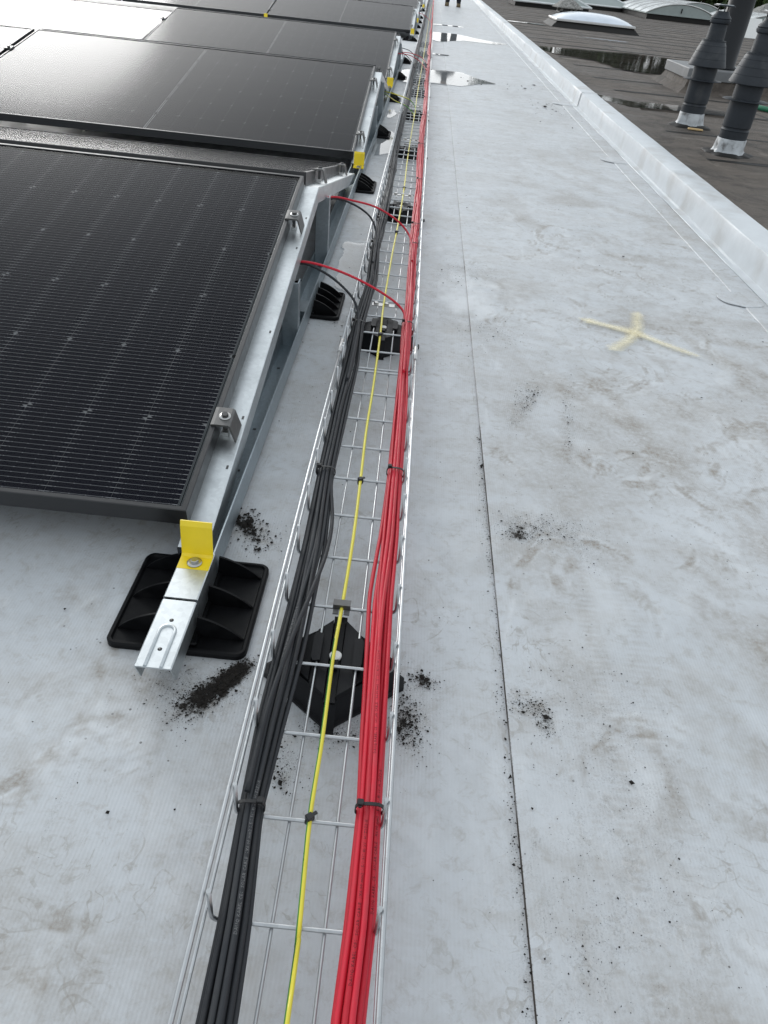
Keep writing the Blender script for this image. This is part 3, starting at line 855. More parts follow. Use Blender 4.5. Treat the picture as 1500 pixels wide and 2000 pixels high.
def panel(loc, label, facing='front', cells=False, group='solar modules'):
    if facing == 'front':
        t = empty('solar_module', loc, (TILT, 0, 0))
    else:                                   # turned round so that its low edge is on the far side
        t = empty('solar_module', loc, (TILT, 0, PI))
    if 'second from the right end in the third' in label: t.rotation_euler[0] -= math.radians(1.3)
    tag(t, label, 'solar panel', group)
    for b in BARS: link_mesh('frame_bar', b, t)
    link_mesh('backsheet', BACK, t)
    link_mesh('gap_sheet', GRID, t)
    link_mesh('centre_ribbon', RIB, t)
    for q in RIBE: link_mesh('edge_ribbon', q, t)
    link_mesh('junction_box', JBOX, t)
    if cells:
        for i in range(18):
            for j in range(6):
                link_mesh('cell', (CELLS if loc[1] < 2 else CELLS_PLAIN)[j % 2], t, (-cell_u(i) - CELL_W, V0 + j * PV + (PV - CELL_H) / 2, -0.0052))
    else:
        tag(link_mesh('cell_array', CELLS_FAR, t), kind='stuff')
    link_mesh('glass_pane', GLASS, t)
    return t

ROWS = [  # front edge y, right end x, panels, joined or single cells
    (0.806, -0.271, 2, 1), (3.317, -0.2616, 3, 2), (5.845, -0.262, 3, 2), (10.72, -0.235, 4, 0), (13.24, -0.232, 2, 0), (18.15, -0.205, 1, 0)]
ROWN = ['nearest', 'second', 'third', 'fourth', 'fifth', 'sixth']
COLN = ['at the right end of', 'second from the right end in', 'third from the right end in', 'fourth from the right end in']
PZ = 0.092
STEP = PL + 0.02
for r, (fy, rx, n, single) in enumerate(ROWS):
    for c in range(n):
        lab = 'black solar panel tilted towards the camera, ' + COLN[c] + ' the ' + ROWN[r] + ' row'
        panel((rx - c * STEP, fy, PZ), lab, 'front', cells=(c < single), group='solar panels tilted towards the camera')
RIDGE = 0.040
RUN = PD * math.cos(TILT)
for r, (fy, rx, n, single) in enumerate(ROWS[:5]):
    nb = 2 if r == 0 else 1
    for c in range(nb):
        ylow = fy + RUN * 2 + RIDGE
        lab = 'black solar panel sloping away, ' + COLN[c] + ' the ' + ROWN[r] + ' row'
        panel((rx - c * STEP - PL, ylow, PZ), lab, 'back', group='solar panels sloping away from the camera')

# ------------------------------------------------------------------ mounting frames
ct, st_ = math.cos(TILT), math.sin(TILT)
def channel(m, x0, x1, y0, z0, y1, z1, h, t=0.0022, openup=False, mi=0, flip=False):
    """U channel between (y0,z0) and (y1,z1), its closed face on that line (top) unless openup (then z is the rim)"""
    L = math.hypot(y1 - y0, z1 - z0)
    dy, dz = (y1 - y0) / L, (z1 - z0) / L
    ny, nz = -dz, dy
    def tf(p): return (p[0], y0 + p[1] * dy + p[2] * ny, z0 + p[1] * dz + p[2] * nz)
    if openup:
        prof = [(x0, 0), (x0, -h), (x1, -h), (x1, 0), (x1 - t, 0), (x1 - t, -h + t), (x0 + t, -h + t), (x0 + t, 0)]
    else:
        prof = [(x0, -h), (x0, -0.0015), (x0 + 0.0015, 0), (x1 - 0.0015, 0), (x1, -0.0015), (x1, -h), (x1 - t, -h), (x1 - t, -t), (x0 + t, -t), (x0 + t, -h)]
    n = len(prof)
    vs = [tf((x, 0, z)) for x, z in prof] + [tf((x, L, z)) for x, z in prof]
    m.add(vs, [(i, (i + 1) % n, n + (i + 1) % n, n + i) for i in range(n)], mi)
    if openup:
        caps = [(0, 1, 6, 7), (1, 2, 5, 6), (2, 3, 4, 5)]
    else:
        caps = [(0, 1, 8, 9), (1, 2, 3, 4, 7, 8), (4, 5, 6, 7)]
    for c in caps:
        m.add([vs[i] for i in c], [tuple(range(len(c)))], mi)
        m.add([vs[n + i] for i in c], [tuple(range(len(c)))], mi)
    return m

def hexbolt(m, x, y, z, r=0.006, h=0.005, washer=0.011, mi=0, mw=None):
    m.lathe([(washer, z), (washer, z + 0.0014), (washer * 0.6, z + 0.0016)], 20, mi if mw is None else mw, x, y)
    m.lathe([(r, z + 0.0014), (r, z + 0.0014 + h * 0.85), (r * 0.86, z + 0.0014 + h)], 6, mi, x, y, smooth=False)

def slope_z(fy, y): return PZ - FH / ct + (y - fy) * st_ / ct      # underside of the front panel

def end_clamp(name, parent, x, v, fy, facing):
    """right-edge clamp on a panel: alloy cap, leg, bolt. x is the panel's right edge, v the distance up the slope"""
    def tf(p):       # p: x out from the panel edge, along slope, normal to the panel (0 = frame top)
        if facing == 'front':
            return (x + p[0], fy + (v + p[1]) * ct - p[2] * st_, PZ + (v + p[1]) * st_ + p[2] * ct)
        yl = fy + RUN * 2 + RIDGE
        return (x + p[0], yl - (v + p[1]) * ct + p[2] * st_, PZ + (v + p[1]) * st_ + p[2] * ct)
    w = 0.0215
    m = MB()
    m.prism([(-0.0085, 0.0), (-0.0085, 0.0030), (-0.003, 0.0038), (0.019, 0.0038), (0.0225, 0.0015), (0.0305, -0.0298), (0.0275, -0.0298), (0.0195, 0.0002), (0.0035, 0.0002), (0.0005, -0.0004), (-0.002, 0.0002)], 'y', -w, w, 0, tf)
    o = m.build(name, MT['clampgrey'], parent)
    m = MB()
    m.box(0.006, 0.013, -0.004, 0.004, -0.03, 0.0, 0, tf)
    m.box(0.004, 0.015, -0.010, 0.010, -0.0297, -0.022, 1, tf)
    b0 = len(m.v)
    m.lathe([(0.0095, 0.0039), (0.0095, 0.0052), (0.006, 0.0054)], 20, 1, 0.0105, 0.0)
    m.lathe([(0.0058, 0.0050), (0.0058, 0.0092), (0.0050, 0.0102)], 6, 0, 0.0105, 0.0, smooth=False)
    for i in range(b0, len(m.v)): m.v[i] = tf(m.v[i])
    m.build('clamp_bolt', [MT['boltdark'], MT['bolt']], o)
    return o

def mid_clamp(parent, x, v, fy):
    def tf(p): return (x + p[0], fy + (v + p[1]) * ct - p[2] * st_, PZ + (v + p[1]) * st_ + p[2] * ct)
    m = MB()
    m.box(-0.018, 0.018, -0.02, 0.02, 0.0004, 0.0042, 0, tf)
    m.box(-0.006, 0.006, -0.02, 0.02, -0.03, 0.0004, 0, tf)
    m.box(-0.0055, 0.0055, -0.0055, 0.0055, 0.0042, 0.0095, 0, tf)
    return m.build('mid_clamp', MT['frame'], parent)

def mount_frame(fy, rx, label, first=False, right_end=True, group='mounting frames', simple_=False):
    x0, x1 = (rx - 0.006, rx + 0.036) if right_end else (rx - 0.032, rx + 0.032)
    t = empty('mounting_frame', (0, 0, 0))
    tag(t, label, 'mounting frame', group)
    bx0, bx1 = (rx + 0.008, rx + 0.049) if right_end else (rx - 0.02, rx + 0.021)
    zt = 0.0555
    pitch = 2.515
    ridge_y = fy + RUN + RIDGE / 2
    ridge_z = slope_z(fy, ridge_y)
    end_y = fy + 2 * RUN + RIDGE + 0.025
    # base channel, open upwards
    m = MB(); channel(m, bx0, bx1, fy - 0.055, zt, fy + pitch - 0.06, zt, 0.043, openup=True)
    bc = m.build('base_channel', MT['galv_dark'], t)
    # inverted end piece with the stamped groove
    if first:
        m = MB(); channel(m, bx0 - 0.002, bx1 + 0.0015, fy - 0.2545, zt + 0.0025, fy - 0.1425, zt + 0.0025, 0.033)
        # the side flanges are cut back at an angle
        for i, p in enumerate(m.v):
            if p[1] < fy - 0.25 and p[2] < zt - 0.02: m.v[i] = (p[0], p[1] + 0.012, p[2])
        e = m.build('end_piece', MT['galv'], t)
        m = MB(); channel(m, bx0 - 0.002, bx1 + 0.0015, fy - 0.1380, zt + 0.0025, fy - 0.045, zt + 0.0025, 0.042)
        m.build('end_piece', MT['galv'], t)
        m = MB(); xc = (bx0 + bx1) / 2
        pts = [(xc - 0.0095, fy - 0.2535)] + [(xc + 0.0095 * math.cos(PI - a), fy - 0.197 + 0.010 * math.sin(a)) for a in np.linspace(0, PI, 11)] + [(xc + 0.0095, fy - 0.2535)]
        m.tube([(a, b, zt + 0.0024) for a, b in pts], 0.0023, 8)
        m.build('stamped_groove', MT['galv'], e)
        m = MB()
        for yy in (fy - 0.178, fy - 0.226):
            m.lathe([(0.0028, zt + 0.00262), (0.0001, zt + 0.0027)], 14, 0, xc, yy)
        m.build('screw_hole', MT['boltdark'], e)
    # sloping rails under the module ends
    m = MB(); channel(m, x0, x1, fy - 0.036, slope_z(fy, fy - 0.036), ridge_y - 0.004, slope_z(fy, ridge_y - 0.004), 0.036)
    fr = m.build('sloping_rail', MT['galv'], t)
    m = MB(); channel(m, x0 + 0.0015, x1 - 0.0005, ridge_y - 0.002, ridge_z - 0.0012, end_y, ridge_z - 0.0012 - (end_y - ridge_y + 0.002) * st_ / ct, 0.036)
    m.build('sloping_rail', MT['galv'], t)
    # punched slots
    if right_end and not simple_:
        m = MB()
        for v in (0.125, 0.245, 0.50, 0.83, 0.975):
            def tf(p): return (p[0], fy + (v + p[1]) * ct - (p[2] - FH) * st_, PZ + (v + p[1]) * st_ + (p[2] - FH) * ct)
            m.box(x1 - 0.009, x1 - 0.0055, -0.004, 0.004, 0.0001, 0.0004, 0, tf)
        for yy in (fy + 0.22, fy + 0.36, fy + 0.62, fy + 0.95):
            m.box(bx0 + 0.012, bx0 + 0.018, yy, yy + 0.006, zt - 0.0405, zt - 0.0402)
        tag(m.build('punched_slots', MT['boltdark'], fr), kind='stuff')
    # posts
    for (py, pw) in ((fy + 0.74, 0.030), (ridge_y + 0.16, 0.034)):
        zz = slope_z(fy, py) if py < ridge_y else ridge_z - (py - ridge_y) * st_ / ct
        m = MB()
        a, b = bx0 + 0.003, bx1 - 0.003
        m.prism([(a, py), (b, py), (b, py + pw), (b - 0.002, py + pw), (b - 0.002, py + 0.002), (a + 0.002, py + 0.002), (a + 0.002, py + pw), (a, py + pw)], 'z', zt - 0.040, zz - 0.034)
        m.build('post', MT['galv_dark'], t)
    m = MB(); m.box(bx0 + 0.003, bx1 - 0.003, fy + 0.86, fy + 0.93, zt - 0.0405, zt - 0.004)
    m.build('channel_connector', MT['galv_dark'], t)
    m = MB(); m.box(bx0 + 0.008, bx0 + 0.024, ridge_y + 0.20, ridge_y + 0.202, zt - 0.038, zt - 0.014, 0); m.lathe([(0.0025, zt - 0.0138), (0.0025, zt - 0.012)], 8, 1, bx0 + 0.016, ridge_y + 0.2)
    m.build('yellow_tag', [MT['yellow'], MT['bolt']], t)
    # yellow stop plate at the low edge
    zb = zt + 0.0028 if first else slope_z(fy, fy - 0.06) - 0.002
    xc = (bx0 + bx1) / 2
    m = MB()
    fy2 = fy - 0.082
    W = 0.0215
    prof = [(fy2, zb), (fy2 + 0.0405, zb + 0.001), (fy2 + 0.0432, zb + 0.004), (fy2 + 0.0310, zb + 0.062), (fy2 + 0.0345, zb + 0.066), (fy2 + 0.0369, zb + 0.064), (fy2 + 0.0340, zb + 0.0608), (fy2 + 0.0462, zb + 0.0035), (fy2 + 0.0425, zb - 0.0024), (fy2, zb - 0.0024)]
    prof = [(fy2, zb), (fy2 + 0.024, zb + 0.0005), (fy2 + 0.0275, zb + 0.0035), (fy2 + 0.031, zb + 0.048), (fy2 + 0.034, zb + 0.055), (fy2 + 0.0362, zb + 0.0545), (fy2 + 0.0335, zb + 0.0475), (fy2 + 0.0300, zb + 0.0015), (fy2 + 0.0265, zb - 0.0022), (fy2, zb - 0.0022)]
    m.prism(prof, 'x', xc - W, xc + W)
    yc = m.build('stop_plate', MT['yellow'], t)
    m = MB(); hexbolt(m, xc, fy2 + 0.0125, zb + 0.0006, 0.0056, 0.0046, 0.0102)
    m.build('stop_bolt', MT['bolt'], yc)
    if right_end:
        for v in (0.205, 0.917): end_clamp('end_clamp', t, rx, v, fy, 'front')
        for v in ((0.93, 0.27) if not simple_ else (0.5,)): end_clamp('end_clamp', t, rx, v, fy, 'back')
    else:
        for v in (0.21, 0.80): mid_clamp(t, rx, v, fy)
    return t

for r, (fy, rx, n, single) in enumerate(ROWS):
    lab = ['galvanised mounting frame with a long grooved end piece under the nearest panel', 'galvanised mounting frame with yellow stop at the right end of the second panel row',
           'galvanised mounting frame with yellow stop at the right end of the third panel row', 'small distant mounting frame with yellow stop, right end of the fourth panel row',
           'tiny distant mounting frame at the right end of the fifth panel row', 'farthest mounting frame with yellow stop beside the cable tray near the top edge'][r]
    mount_frame(fy, rx, lab, first=(r in (0, 3, 5)), group='mounting frames at the row ends', simple_=(r > 2))
for (r, c, lab) in [(1, 1, 'mounting frame with dark mid clamps at the panel joint in the second row'), (2, 1, 'mounting frame with dark mid clamps at the panel joint in the third row'), (3, 1, 'mounting frame with small yellow stop at the first panel joint of the fourth row'), (0, 1, 'mounting frame at the left end of the nearest panel, outside the picture edge')]:
    fy, rx, n, single = ROWS[r]
    mount_frame(fy, rx - c * STEP + 0.01, lab, right_end=False, group='mounting frames at panel joints')

# black ribbed feet under the mounting frames
def roof_foot_mesh():
    """plate, raised lip and sprung fins; local origin under the middle of the rail"""
    base = MB()
    hw, hd, r = 0.091, 0.091, 0.014
    def rr(e, z, n=6):
        out = []
        for (sx, sy, a0) in ((1, 1, 0), (-1, 1, PI / 2), (-1, -1, PI), (1, -1, 1.5 * PI)):
            for i in range(n):
                a = a0 + PI / 2 * i / (n - 1)
                out.append((sx * (hw - r) + (r - e) * math.cos(a), sy * (hd - r) + (r - e) * math.sin(a), z))
        return out
    rings = [rr(0, 0.0), rr(0, 0.0065), rr(0.0022, 0.0088), rr(0.0055, 0.0088), rr(0.0075, 0.0052), rr(0.0100, 0.0048)]
    n = len(rings[0])
    vs = [p for q in rings for p in q]
    fs = [(k * n + i, k * n + (i + 1) % n, (k + 1) * n + (i + 1) % n, (k + 1) * n + i) for k in range(len(rings) - 1) for i in range(n)]
    fs += [tuple(range(n - 1, -1, -1)), tuple(range((len(rings) - 1) * n, len(rings) * n))]
    base.add(vs, fs)
    base.bbox(-0.026, 0.026, -0.080, 0.080, 0.0045, 0.0112, 0.002)
    fin = MB()
    prof = [(0.020, 0.0045)] + [(0.024 + 0.060 * t, 0.0045 + 0.036 * (1 - t) ** 0.85 * (1 + 0.45 * t)) for t in np.linspace(0, 1, 9)]
    fin.prism(prof, 'y', -0.0016, 0.0016)
    return base.mesh('base_plate', MT['plastic']), fin.mesh('rib', MT['plastic'])
FOOT_B, FOOT_R = roof_foot_mesh()
def roof_foot(x, y, label):
    t = empty('rail_support', (x, y, 0.0005))
    tag(t, label, 'support foot', 'black ribbed feet under the mounting frames')
    link_mesh('base_plate', FOOT_B, t)
    for yy in (-0.066, -0.022, 0.022, 0.066) if y > 1 else (-0.060, 0.0, 0.060):
        link_mesh('rib', FOOT_R, t, (0, yy, 0))
        link_mesh('rib', FOOT_R, t, (0, yy, 0), (0, 0, PI))
    return t
fx = lambda y: -0.2425 + 0.0025 * max(0, y - 3)
feet = [(0.7145, 'large black ribbed foot fully in view under the near end of the rail'), (1.842, 'black ribbed foot showing three fins beside the tray, second from the camera'), (3.130, 'black ribbed foot beside the yellow stop of the second row'),
        (4.28, 'black ribbed foot behind a puddle, fourth along the rail'), (5.55, 'black ribbed foot near the yellow-green wires, fifth along the rail'), (6.75, 'small black foot sixth along the rail'), (7.95, 'small black foot seventh along the rail'),
        (10.50, 'tiny black foot at the start of the fourth row'), (11.7, 'tiny black foot under the fourth row rail, ninth along'), (12.9, 'tiny black foot at the join of fourth and fifth rows'), (14.1, 'tiny black foot under the fifth row, eleventh along'), (15.4, 'tiny black foot at the end of the fifth row'), (17.95, 'farthest black foot at the start of the sixth row')]
for (y, lab) in feet: roof_foot(fx(y), y, lab)

# ------------------------------------------------------------------ wire cable tray
TL, TR, TZ = -0.1085, 0.0365, 0.05
def cross_mesh():
    r = 0.0022
    pts = [(TL, 0, TZ + 0.0525), (TL, 0, TZ + 0.012)] + [(TL + 0.009 - 0.009 * math.cos(a), 0, TZ + 0.009 - 0.009 * math.sin(a)) for a in np.linspace(0.15, PI / 2, 5)]
    pts += [((TL + TR) / 2, 0, TZ)]
    pts += [(TR - 0.009 + 0.009 * math.cos(a), 0, TZ + 0.009 - 0.009 * math.sin(a)) for a in np.linspace(PI / 2, 0.15, 5)] + [(TR, 0, TZ + 0.012), (TR, 0, TZ + 0.0525)]
    return pts, r
cp, cr = cross_mesh()
m = MB(); m.tube(cp, cr, 8); CROSS = m.mesh('cross_wire', MT['wire'])
LONGS = [(TL - 0.0048, TZ + 0.048, 0.0023), (TR + 0.0048, TZ + 0.048, 0.0023), (TL - 0.0042, TZ + 0.016, 0.0017), (TR + 0.0042, TZ + 0.016, 0.0017), (-0.0565, TZ - 0.0040, 0.0017), (-0.0085, TZ - 0.0040, 0.0017), (TL + 0.014, TZ - 0.0040, 0.0017), (TR - 0.014, TZ - 0.0040, 0.0017)]
secs = [(-0.62, 1.394, 'wire mesh cable tray section nearest the camera'), (1.398, 4.394, 'second wire mesh cable tray section, beyond the first joint'), (4.398, 7.394, 'third wire mesh cable tray section, level with the third panel row'), (7.398, 32.0, 'far run of wire mesh cable tray narrowing to the top edge')]
for si, (a, b, lab) in enumerate(secs):
    t = empty('cable_tray', ((TL + TR) / 2, a, 0))
    tag(t, lab, 'cable tray', 'wire mesh cable tray sections')
    ox = -(TL + TR) / 2
    for (x, z, r) in LONGS:
        k = np.linspace(a, b, 12)
        m = MB(); m.tube([(x + ox + 0.0012 * math.sin(y * 3.1 + x * 90), y - a, z + 0.0008 * math.sin(y * 2.3)) for y in k], r, 8)
        m.build('long_wire', MT['wire'], t)
    ys = []
    y = 0.288 - 0.1 * 9
    while y < b:
        if y > a + 0.004: ys.append(y)
        y += 0.1
    if si < 3:
        for y in [a + 0.004] * (si > 0) + ys:
            link_mesh('cross_wire', CROSS, t, (ox, y - a, 0))
    else:
        m = MB()
        for y in ys: m.tube([(p[0] + ox, y - a, p[2]) for p in cp], cr, 5, caps=False)
        tag(m.build('cross_wires', MT['wire'], t), kind='stuff')
    # joint sleeves on the side wires
    for x in (TL - 0.0048, TR + 0.0048):
        m = MB(); m.tube([(x + ox, b - a - 0.03, TZ + 0.048), (x + ox, b - a + 0.03, TZ + 0.048)], 0.0042, 10)
        m.build('joint_sleeve', MT['alu'], t)

# black feet carrying the tray
def tray_foot_meshes():
    b = MB()
    hb, ht, H = 0.092, 0.080, 0.0435
    def dia(r, z, c=0.012):
        p = []
        for (dx, dy) in ((0, -1), (1, 0), (0, 1), (-1, 0)):
            for s in (-1, 1):
                px, py = dx * (r - c * 0.7) - dy * s * c * -1 * 0.7, dy * (r - c * 0.7) + dx * s * c * 0.7
                p.append((px, py, z))
        return p
    rings = [dia(hb + 0.006, 0.0), dia(hb + 0.006, 0.004), dia(hb, 0.005), dia(ht, H - 0.006), dia(ht - 0.004, H - 0.0075), dia(ht - 0.009, H - 0.0078)]
    n = 8
    vs = [p for q in rings for p in q]
    fs = [(k * n + i, k * n + (i + 1) % n, (k + 1) * n + (i + 1) % n, (k + 1) * n + i) for k in range(len(rings) - 1) for i in range(n)]
    fs += [tuple(range(n - 1, -1, -1)), tuple(range((len(rings) - 1) * n, len(rings) * n))]
    b.add(vs, fs)
    base = b.mesh('foot_body', MT['plastic_foot'])
    r = MB()     # raised pads either side of a central slot
    for s in (-1, 1):
        r.prism([(s * 0.0075, -0.062), (s * 0.0265, -0.045), (s * 0.0265, 0.040), (s * 0.0085, 0.060)], 'z', H - 0.0079, H - 0.0005)
        r.prism([(s * 0.029, -0.040), (s * 0.047, -0.022), (s * 0.047, 0.018), (s * 0.029, 0.036)], 'z', H - 0.0079, H - 0.0035)
    r.prism([(-0.0068, -0.070), (0.0068, -0.070), (0.0068, 0.062), (-0.0068, 0.062)], 'z', H - 0.0079, H - 0.0045)
    r.prism([(-0.0045, -0.022), (0.0045, -0.022), (0.0045, -0.006), (-0.0045, -0.006)], 'z', H - 0.0046, H - 0.0005)
    pads = r.mesh('top_pad', MT['plastic_foot'])
    c = MB()     # snap hook over a long wire
    c.prism([(-0.0055, -0.024), (0.0045, -0.026), (0.0060, -0.018), (0.0060, 0.016), (0.0030, 0.022), (-0.0055, 0.020)], 'z', H - 0.001, TZ + 0.0002)
    hook = c.mesh('snap_hook', MT['plastic_foot'])
    d = MB(); d.lathe([(0.0078, H - 0.0044), (0.0078, H - 0.0008), (0.0066, H + 0.0002), (0.003, H + 0.0004)], 22)
    disc = d.mesh('screw_cap', MT['white'])
    p = MB()
    p.box(-0.036, 0.036, 0.100, 0.118, TZ + 0.0027, TZ + 0.0045)
    for x in (-0.026, 0.0, 0.026): p.lathe([(0.006, TZ + 0.0045), (0.006, TZ + 0.009), (0.005, TZ + 0.010)], 6, 0, x, 0.109, smooth=False)
    plate = p.mesh('coupling_plate', MT['alu'])
    return base, pads, hook, disc, plate
TF = tray_foot_meshes()
tf_list = [(0.612, 'black diamond-shaped tray foot with white cap, nearest the camera'), (1.645, 'black tray foot under the cables beside the second roof foot'), (2.742, 'black tray foot under the tray, third from the camera'), (3.812, 'black tray foot under the tray, fourth from the camera'),
           (4.887, 'black tray foot where the loose yellow-green wires come in'), (5.86, 'small black tray foot, sixth from the camera'), (6.47, 'small black tray foot, seventh from the camera'), (7.6, 'tiny black tray foot, eighth from the camera'), (8.7, 'tiny black tray foot, ninth from the camera'), (9.8, 'tiny black tray foot, tenth from the camera')]
for i, (y, lab) in enumerate(tf_list):
    t = empty('tray_support', (-0.0345, y, 0.0005)); tag(t, lab, 'support foot', 'black feet under the cable tray')
    link_mesh('foot_body', TF[0], t); link_mesh('top_pad', TF[1], t)
    for s in (-1, 1): link_mesh('snap_hook', TF[2], t, (s * 0.0255 + 0.002, 0.004, 0), (0, 0, 0 if s > 0 else PI))
    link_mesh('screw_cap', TF[3], t)
    if i: link_mesh('coupling_plate', TF[4], t)

# ------------------------------------------------------------------ cables
CR_ = 0.0029
ysn = np.array(spaced(-0.45, 3.0, 0.02, 0.03) + spaced(3.0, 31, 0.05, 0.35)[1:])
def cable_bundle(n_rows, ctr, ties, seed):
    """centre lines of a tied bundle. n_rows: cables per layer; ctr(y)->(x, half width)"""
    rs = np.random.default_rng(seed)
    slots = []
    d = 2 * CR_ * 1.02
    for L, n in enumerate(n_rows):
        for i in range(n): slots.append(((i - (n - 1) / 2), L))
    N = len(slots)
    base_hw = (n_rows[0]) / 2 * d
    cx, hw = ctr(ysn)
    perm = list(range(N))
    P = [perm[:]]
    for k in range(len(ties)):
        q = P[-1][:]
        for _ in range(10):
            i = rs.integers(0, N - 1)
            j = [b for b in range(N) if abs(slots[q[b]][0] - slots[q[i]][0]) + abs(slots[q[b]][1] - slots[q[i]][1]) < 1.6 and b != i]
            if j:
                j = j[rs.integers(0, len(j))]
                q[i], q[j] = q[j], q[i]
        P.append(q)
    ti = np.array([-1.0] + list(ties) + [40.0])
    out = []
    for c in range(N):
        sx = np.array([slots[P[min(k, len(P) - 1)][c]][0] for k in range(len(ti))], float)
        sl = np.array([slots[P[min(k, len(P) - 1)][c]][1] for k in range(len(ti))], float)
        idx = np.clip(np.searchsorted(ti, ysn) - 1, 0, len(ti) - 2)
        t = (ysn - ti[idx]) / (ti[idx + 1] - ti[idx])
        w = t * t * (3 - 2 * t)
        X = sx[idx] * (1 - w) + sx[idx + 1] * w
        L = sl[idx] * (1 - w) + sl[idx + 1] * w
        loose = np.sin(PI * np.clip(t, 0, 1)) ** 1.2
        ph = rs.uniform(0, 50)
        X = X * d * (hw / base_hw) + loose * 0.0085 * (fbm(ysn * 2.6 + ph, ysn * 0 + c, seed, 2) - 0.5)
        spread = np.clip(hw / base_hw, 0.8, 1.6)
        Z = TZ + 0.0025 + CR_ + L * d * (0.90 - 0.22 * (spread - 1)) + loose * 0.0060 * (fbm(ysn * 2.2 + ph, ysn * 0 + c + 30, seed + 1, 2) - 0.35)
        sag = 0.0
        out.append(np.stack([cx + X, ysn, np.maximum(Z, TZ + 0.0027 + CR_) + sag], -1))
    return out
def interp_ctr(tab):
    T = np.array(tab)
    def f(y):
        far = y > T[-1, 0]
        x = np.interp(y, T[:, 0], T[:, 1]); h = np.interp(y, T[:, 0], T[:, 2])
        x = np.where(far, T[-1, 1] + 0.004 * np.sin((y - T[-1, 0]) * 2.6) + 0.0002 * (y - T[-1, 0]), x)
        h = np.where(far, 0.0125 + 0.004 * np.abs(np.sin((y - T[-1, 0]) * 3.7)), h)
        return x, h
    return f
red_ctr = interp_ctr([(-0.4, 0.015, 0.016), (0.214, 0.0185, 0.0145), (0.292, 0.0222, 0.0145), (0.40, 0.0218, 0.0122), (0.482, 0.0203, 0.0145), (0.583, 0.0185, 0.0162), (0.707, 0.0168, 0.0182), (0.84, 0.0202, 0.0155), (1.003, 0.0205, 0.0125), (1.213, 0.0205, 0.0138), (1.437, 0.020, 0.015), (1.624, 0.020, 0.0115), (1.875, 0.0232, 0.0120), (2.233, 0.0205, 0.0112)])
blk_ctr = interp_ctr([(-0.4, -0.082, 0.020), (0.205, -0.0845, 0.0172), (0.28, -0.087, 0.0152), (0.39, -0.0945, 0.0120), (0.49, -0.0935, 0.0155), (0.615, -0.0900, 0.0190), (0.795, -0.0870, 0.0200), (0.985, -0.0930, 0.0138), (1.18, -0.0930, 0.0175), (1.404, -0.0895, 0.0190), (1.60, -0.0925, 0.0140), (1.91, -0.084, 0.0150), (2.2, -0.0925, 0.0135)])
red_t = [0.40, 1.003, 1.624, 2.233, 2.44, 3.06, 3.77, 4.6, 5.3, 6.1, 7.0, 8.0, 9.2]
blk_t = [0.39, 0.985, 1.60, 2.20, 2.46, 3.2, 4.0, 5.0, 6.2, 7.6]
red_paths = cable_bundle([5, 4, 2], red_ctr, red_t, 4)
blk_paths = cable_bundle([5, 4, 2], blk_ctr, blk_t, 9)
red_objs = []
for p in red_paths:
    m = MB(); m.tube(p, CR_, 9)
    o = m.build('solar_cable', MT['red'], fix=False)
    tag(o, 'red solar cable in the tied red bundle along the right of the tray', 'cable', 'red cables in the right-hand bundle')
    red_objs.append(o)
blk_objs = []
for p in blk_paths:
    m = MB(); m.tube(p, CR_, 9)
    o = m.build('solar_cable', MT['black'], fix=False)
    tag(o, 'black solar cable in the tied black bundle along the left of the tray', 'cable', 'black cables in the left-hand bundle')
    blk_objs.append(o)
# one slack black cable bowing out over the others
def spline(pts, n=60):
    P = np.array(pts, float)
    d = np.concatenate([[0], np.cumsum(np.linalg.norm(np.diff(P, axis=0), axis=1))])
    out = []
    Q = np.vstack([2 * P[0] - P[1], P, 2 * P[-1] - P[-2]])
    for s in np.linspace(0, d[-1], n):
        i = min(max(np.searchsorted(d, s) - 1, 0), len(P) - 2)
        t = (s - d[i]) / (d[i + 1] - d[i])
        a, b, c, e = Q[i], Q[i + 1], Q[i + 2], Q[i + 3]
        out.append(0.5 * ((2 * b) + (-a + c) * t + (2 * a - 5 * b + 4 * c - e) * t * t + (-a + 3 * b - 3 * c + e) * t ** 3))
    return np.array(out)
def loose_cable(pts, mat, label, r=CR_, n=60, name='solar_cable', cat='cable', group=None):
    m = MB(); m.tube(spline(pts, n), r, 10)
    o = m.build(name, mat, fix=False)
    tag(o, label, cat, group)
    return o
loose_cable([(-0.100, 0.40, 0.072), (-0.098, 0.50, 0.074), (-0.088, 0.60, 0.0765), (-0.074, 0.70, 0.0755), (-0.067, 0.78, 0.066), (-0.068, 0.86, 0.060), (-0.080, 0.95, 0.060), (-0.088, 1.05, 0.058)], MT['black'], 'slack black cable crossing over the black bundle and bowing out to the right')
loose_cable([(-0.31, 1.66, 0.155), (-0.237, 1.66, 0.172), (-0.168, 1.655, 0.166), (-0.101, 1.665, 0.142), (-0.035, 1.675, 0.108), (0.004, 1.662, 0.085), (0.018, 1.60, 0.0765), (0.020, 1.5, 0.075), (0.021, 1.36, 0.072)], MT['red'], 'single red cable arching from under the nearest panel to the red bundle', n=80)
loose_cable([(-0.31, 1.66, 0.148), (-0.236, 1.665, 0.166), (-0.184, 1.668, 0.150), (-0.137, 1.655, 0.125), (-0.104, 1.625, 0.102), (-0.091, 1.57, 0.082), (-0.088, 1.45, 0.076), (-0.089, 1.3, 0.072)], MT['black'], 'single black cable arching from under the nearest panel to the black bundle', n=80)
loose_cable([(-0.29, 2.12, 0.17), (-0.23, 2.171, 0.19), (-0.166, 2.199, 0.18), (-0.101, 2.252, 0.155), (-0.038, 2.271, 0.12), (0.0, 2.255, 0.09), (0.016, 2.17, 0.0765), (0.020, 2.05, 0.075)], MT['red'], 'single red cable arching from under the back-sloping panel to the red bundle', n=80)
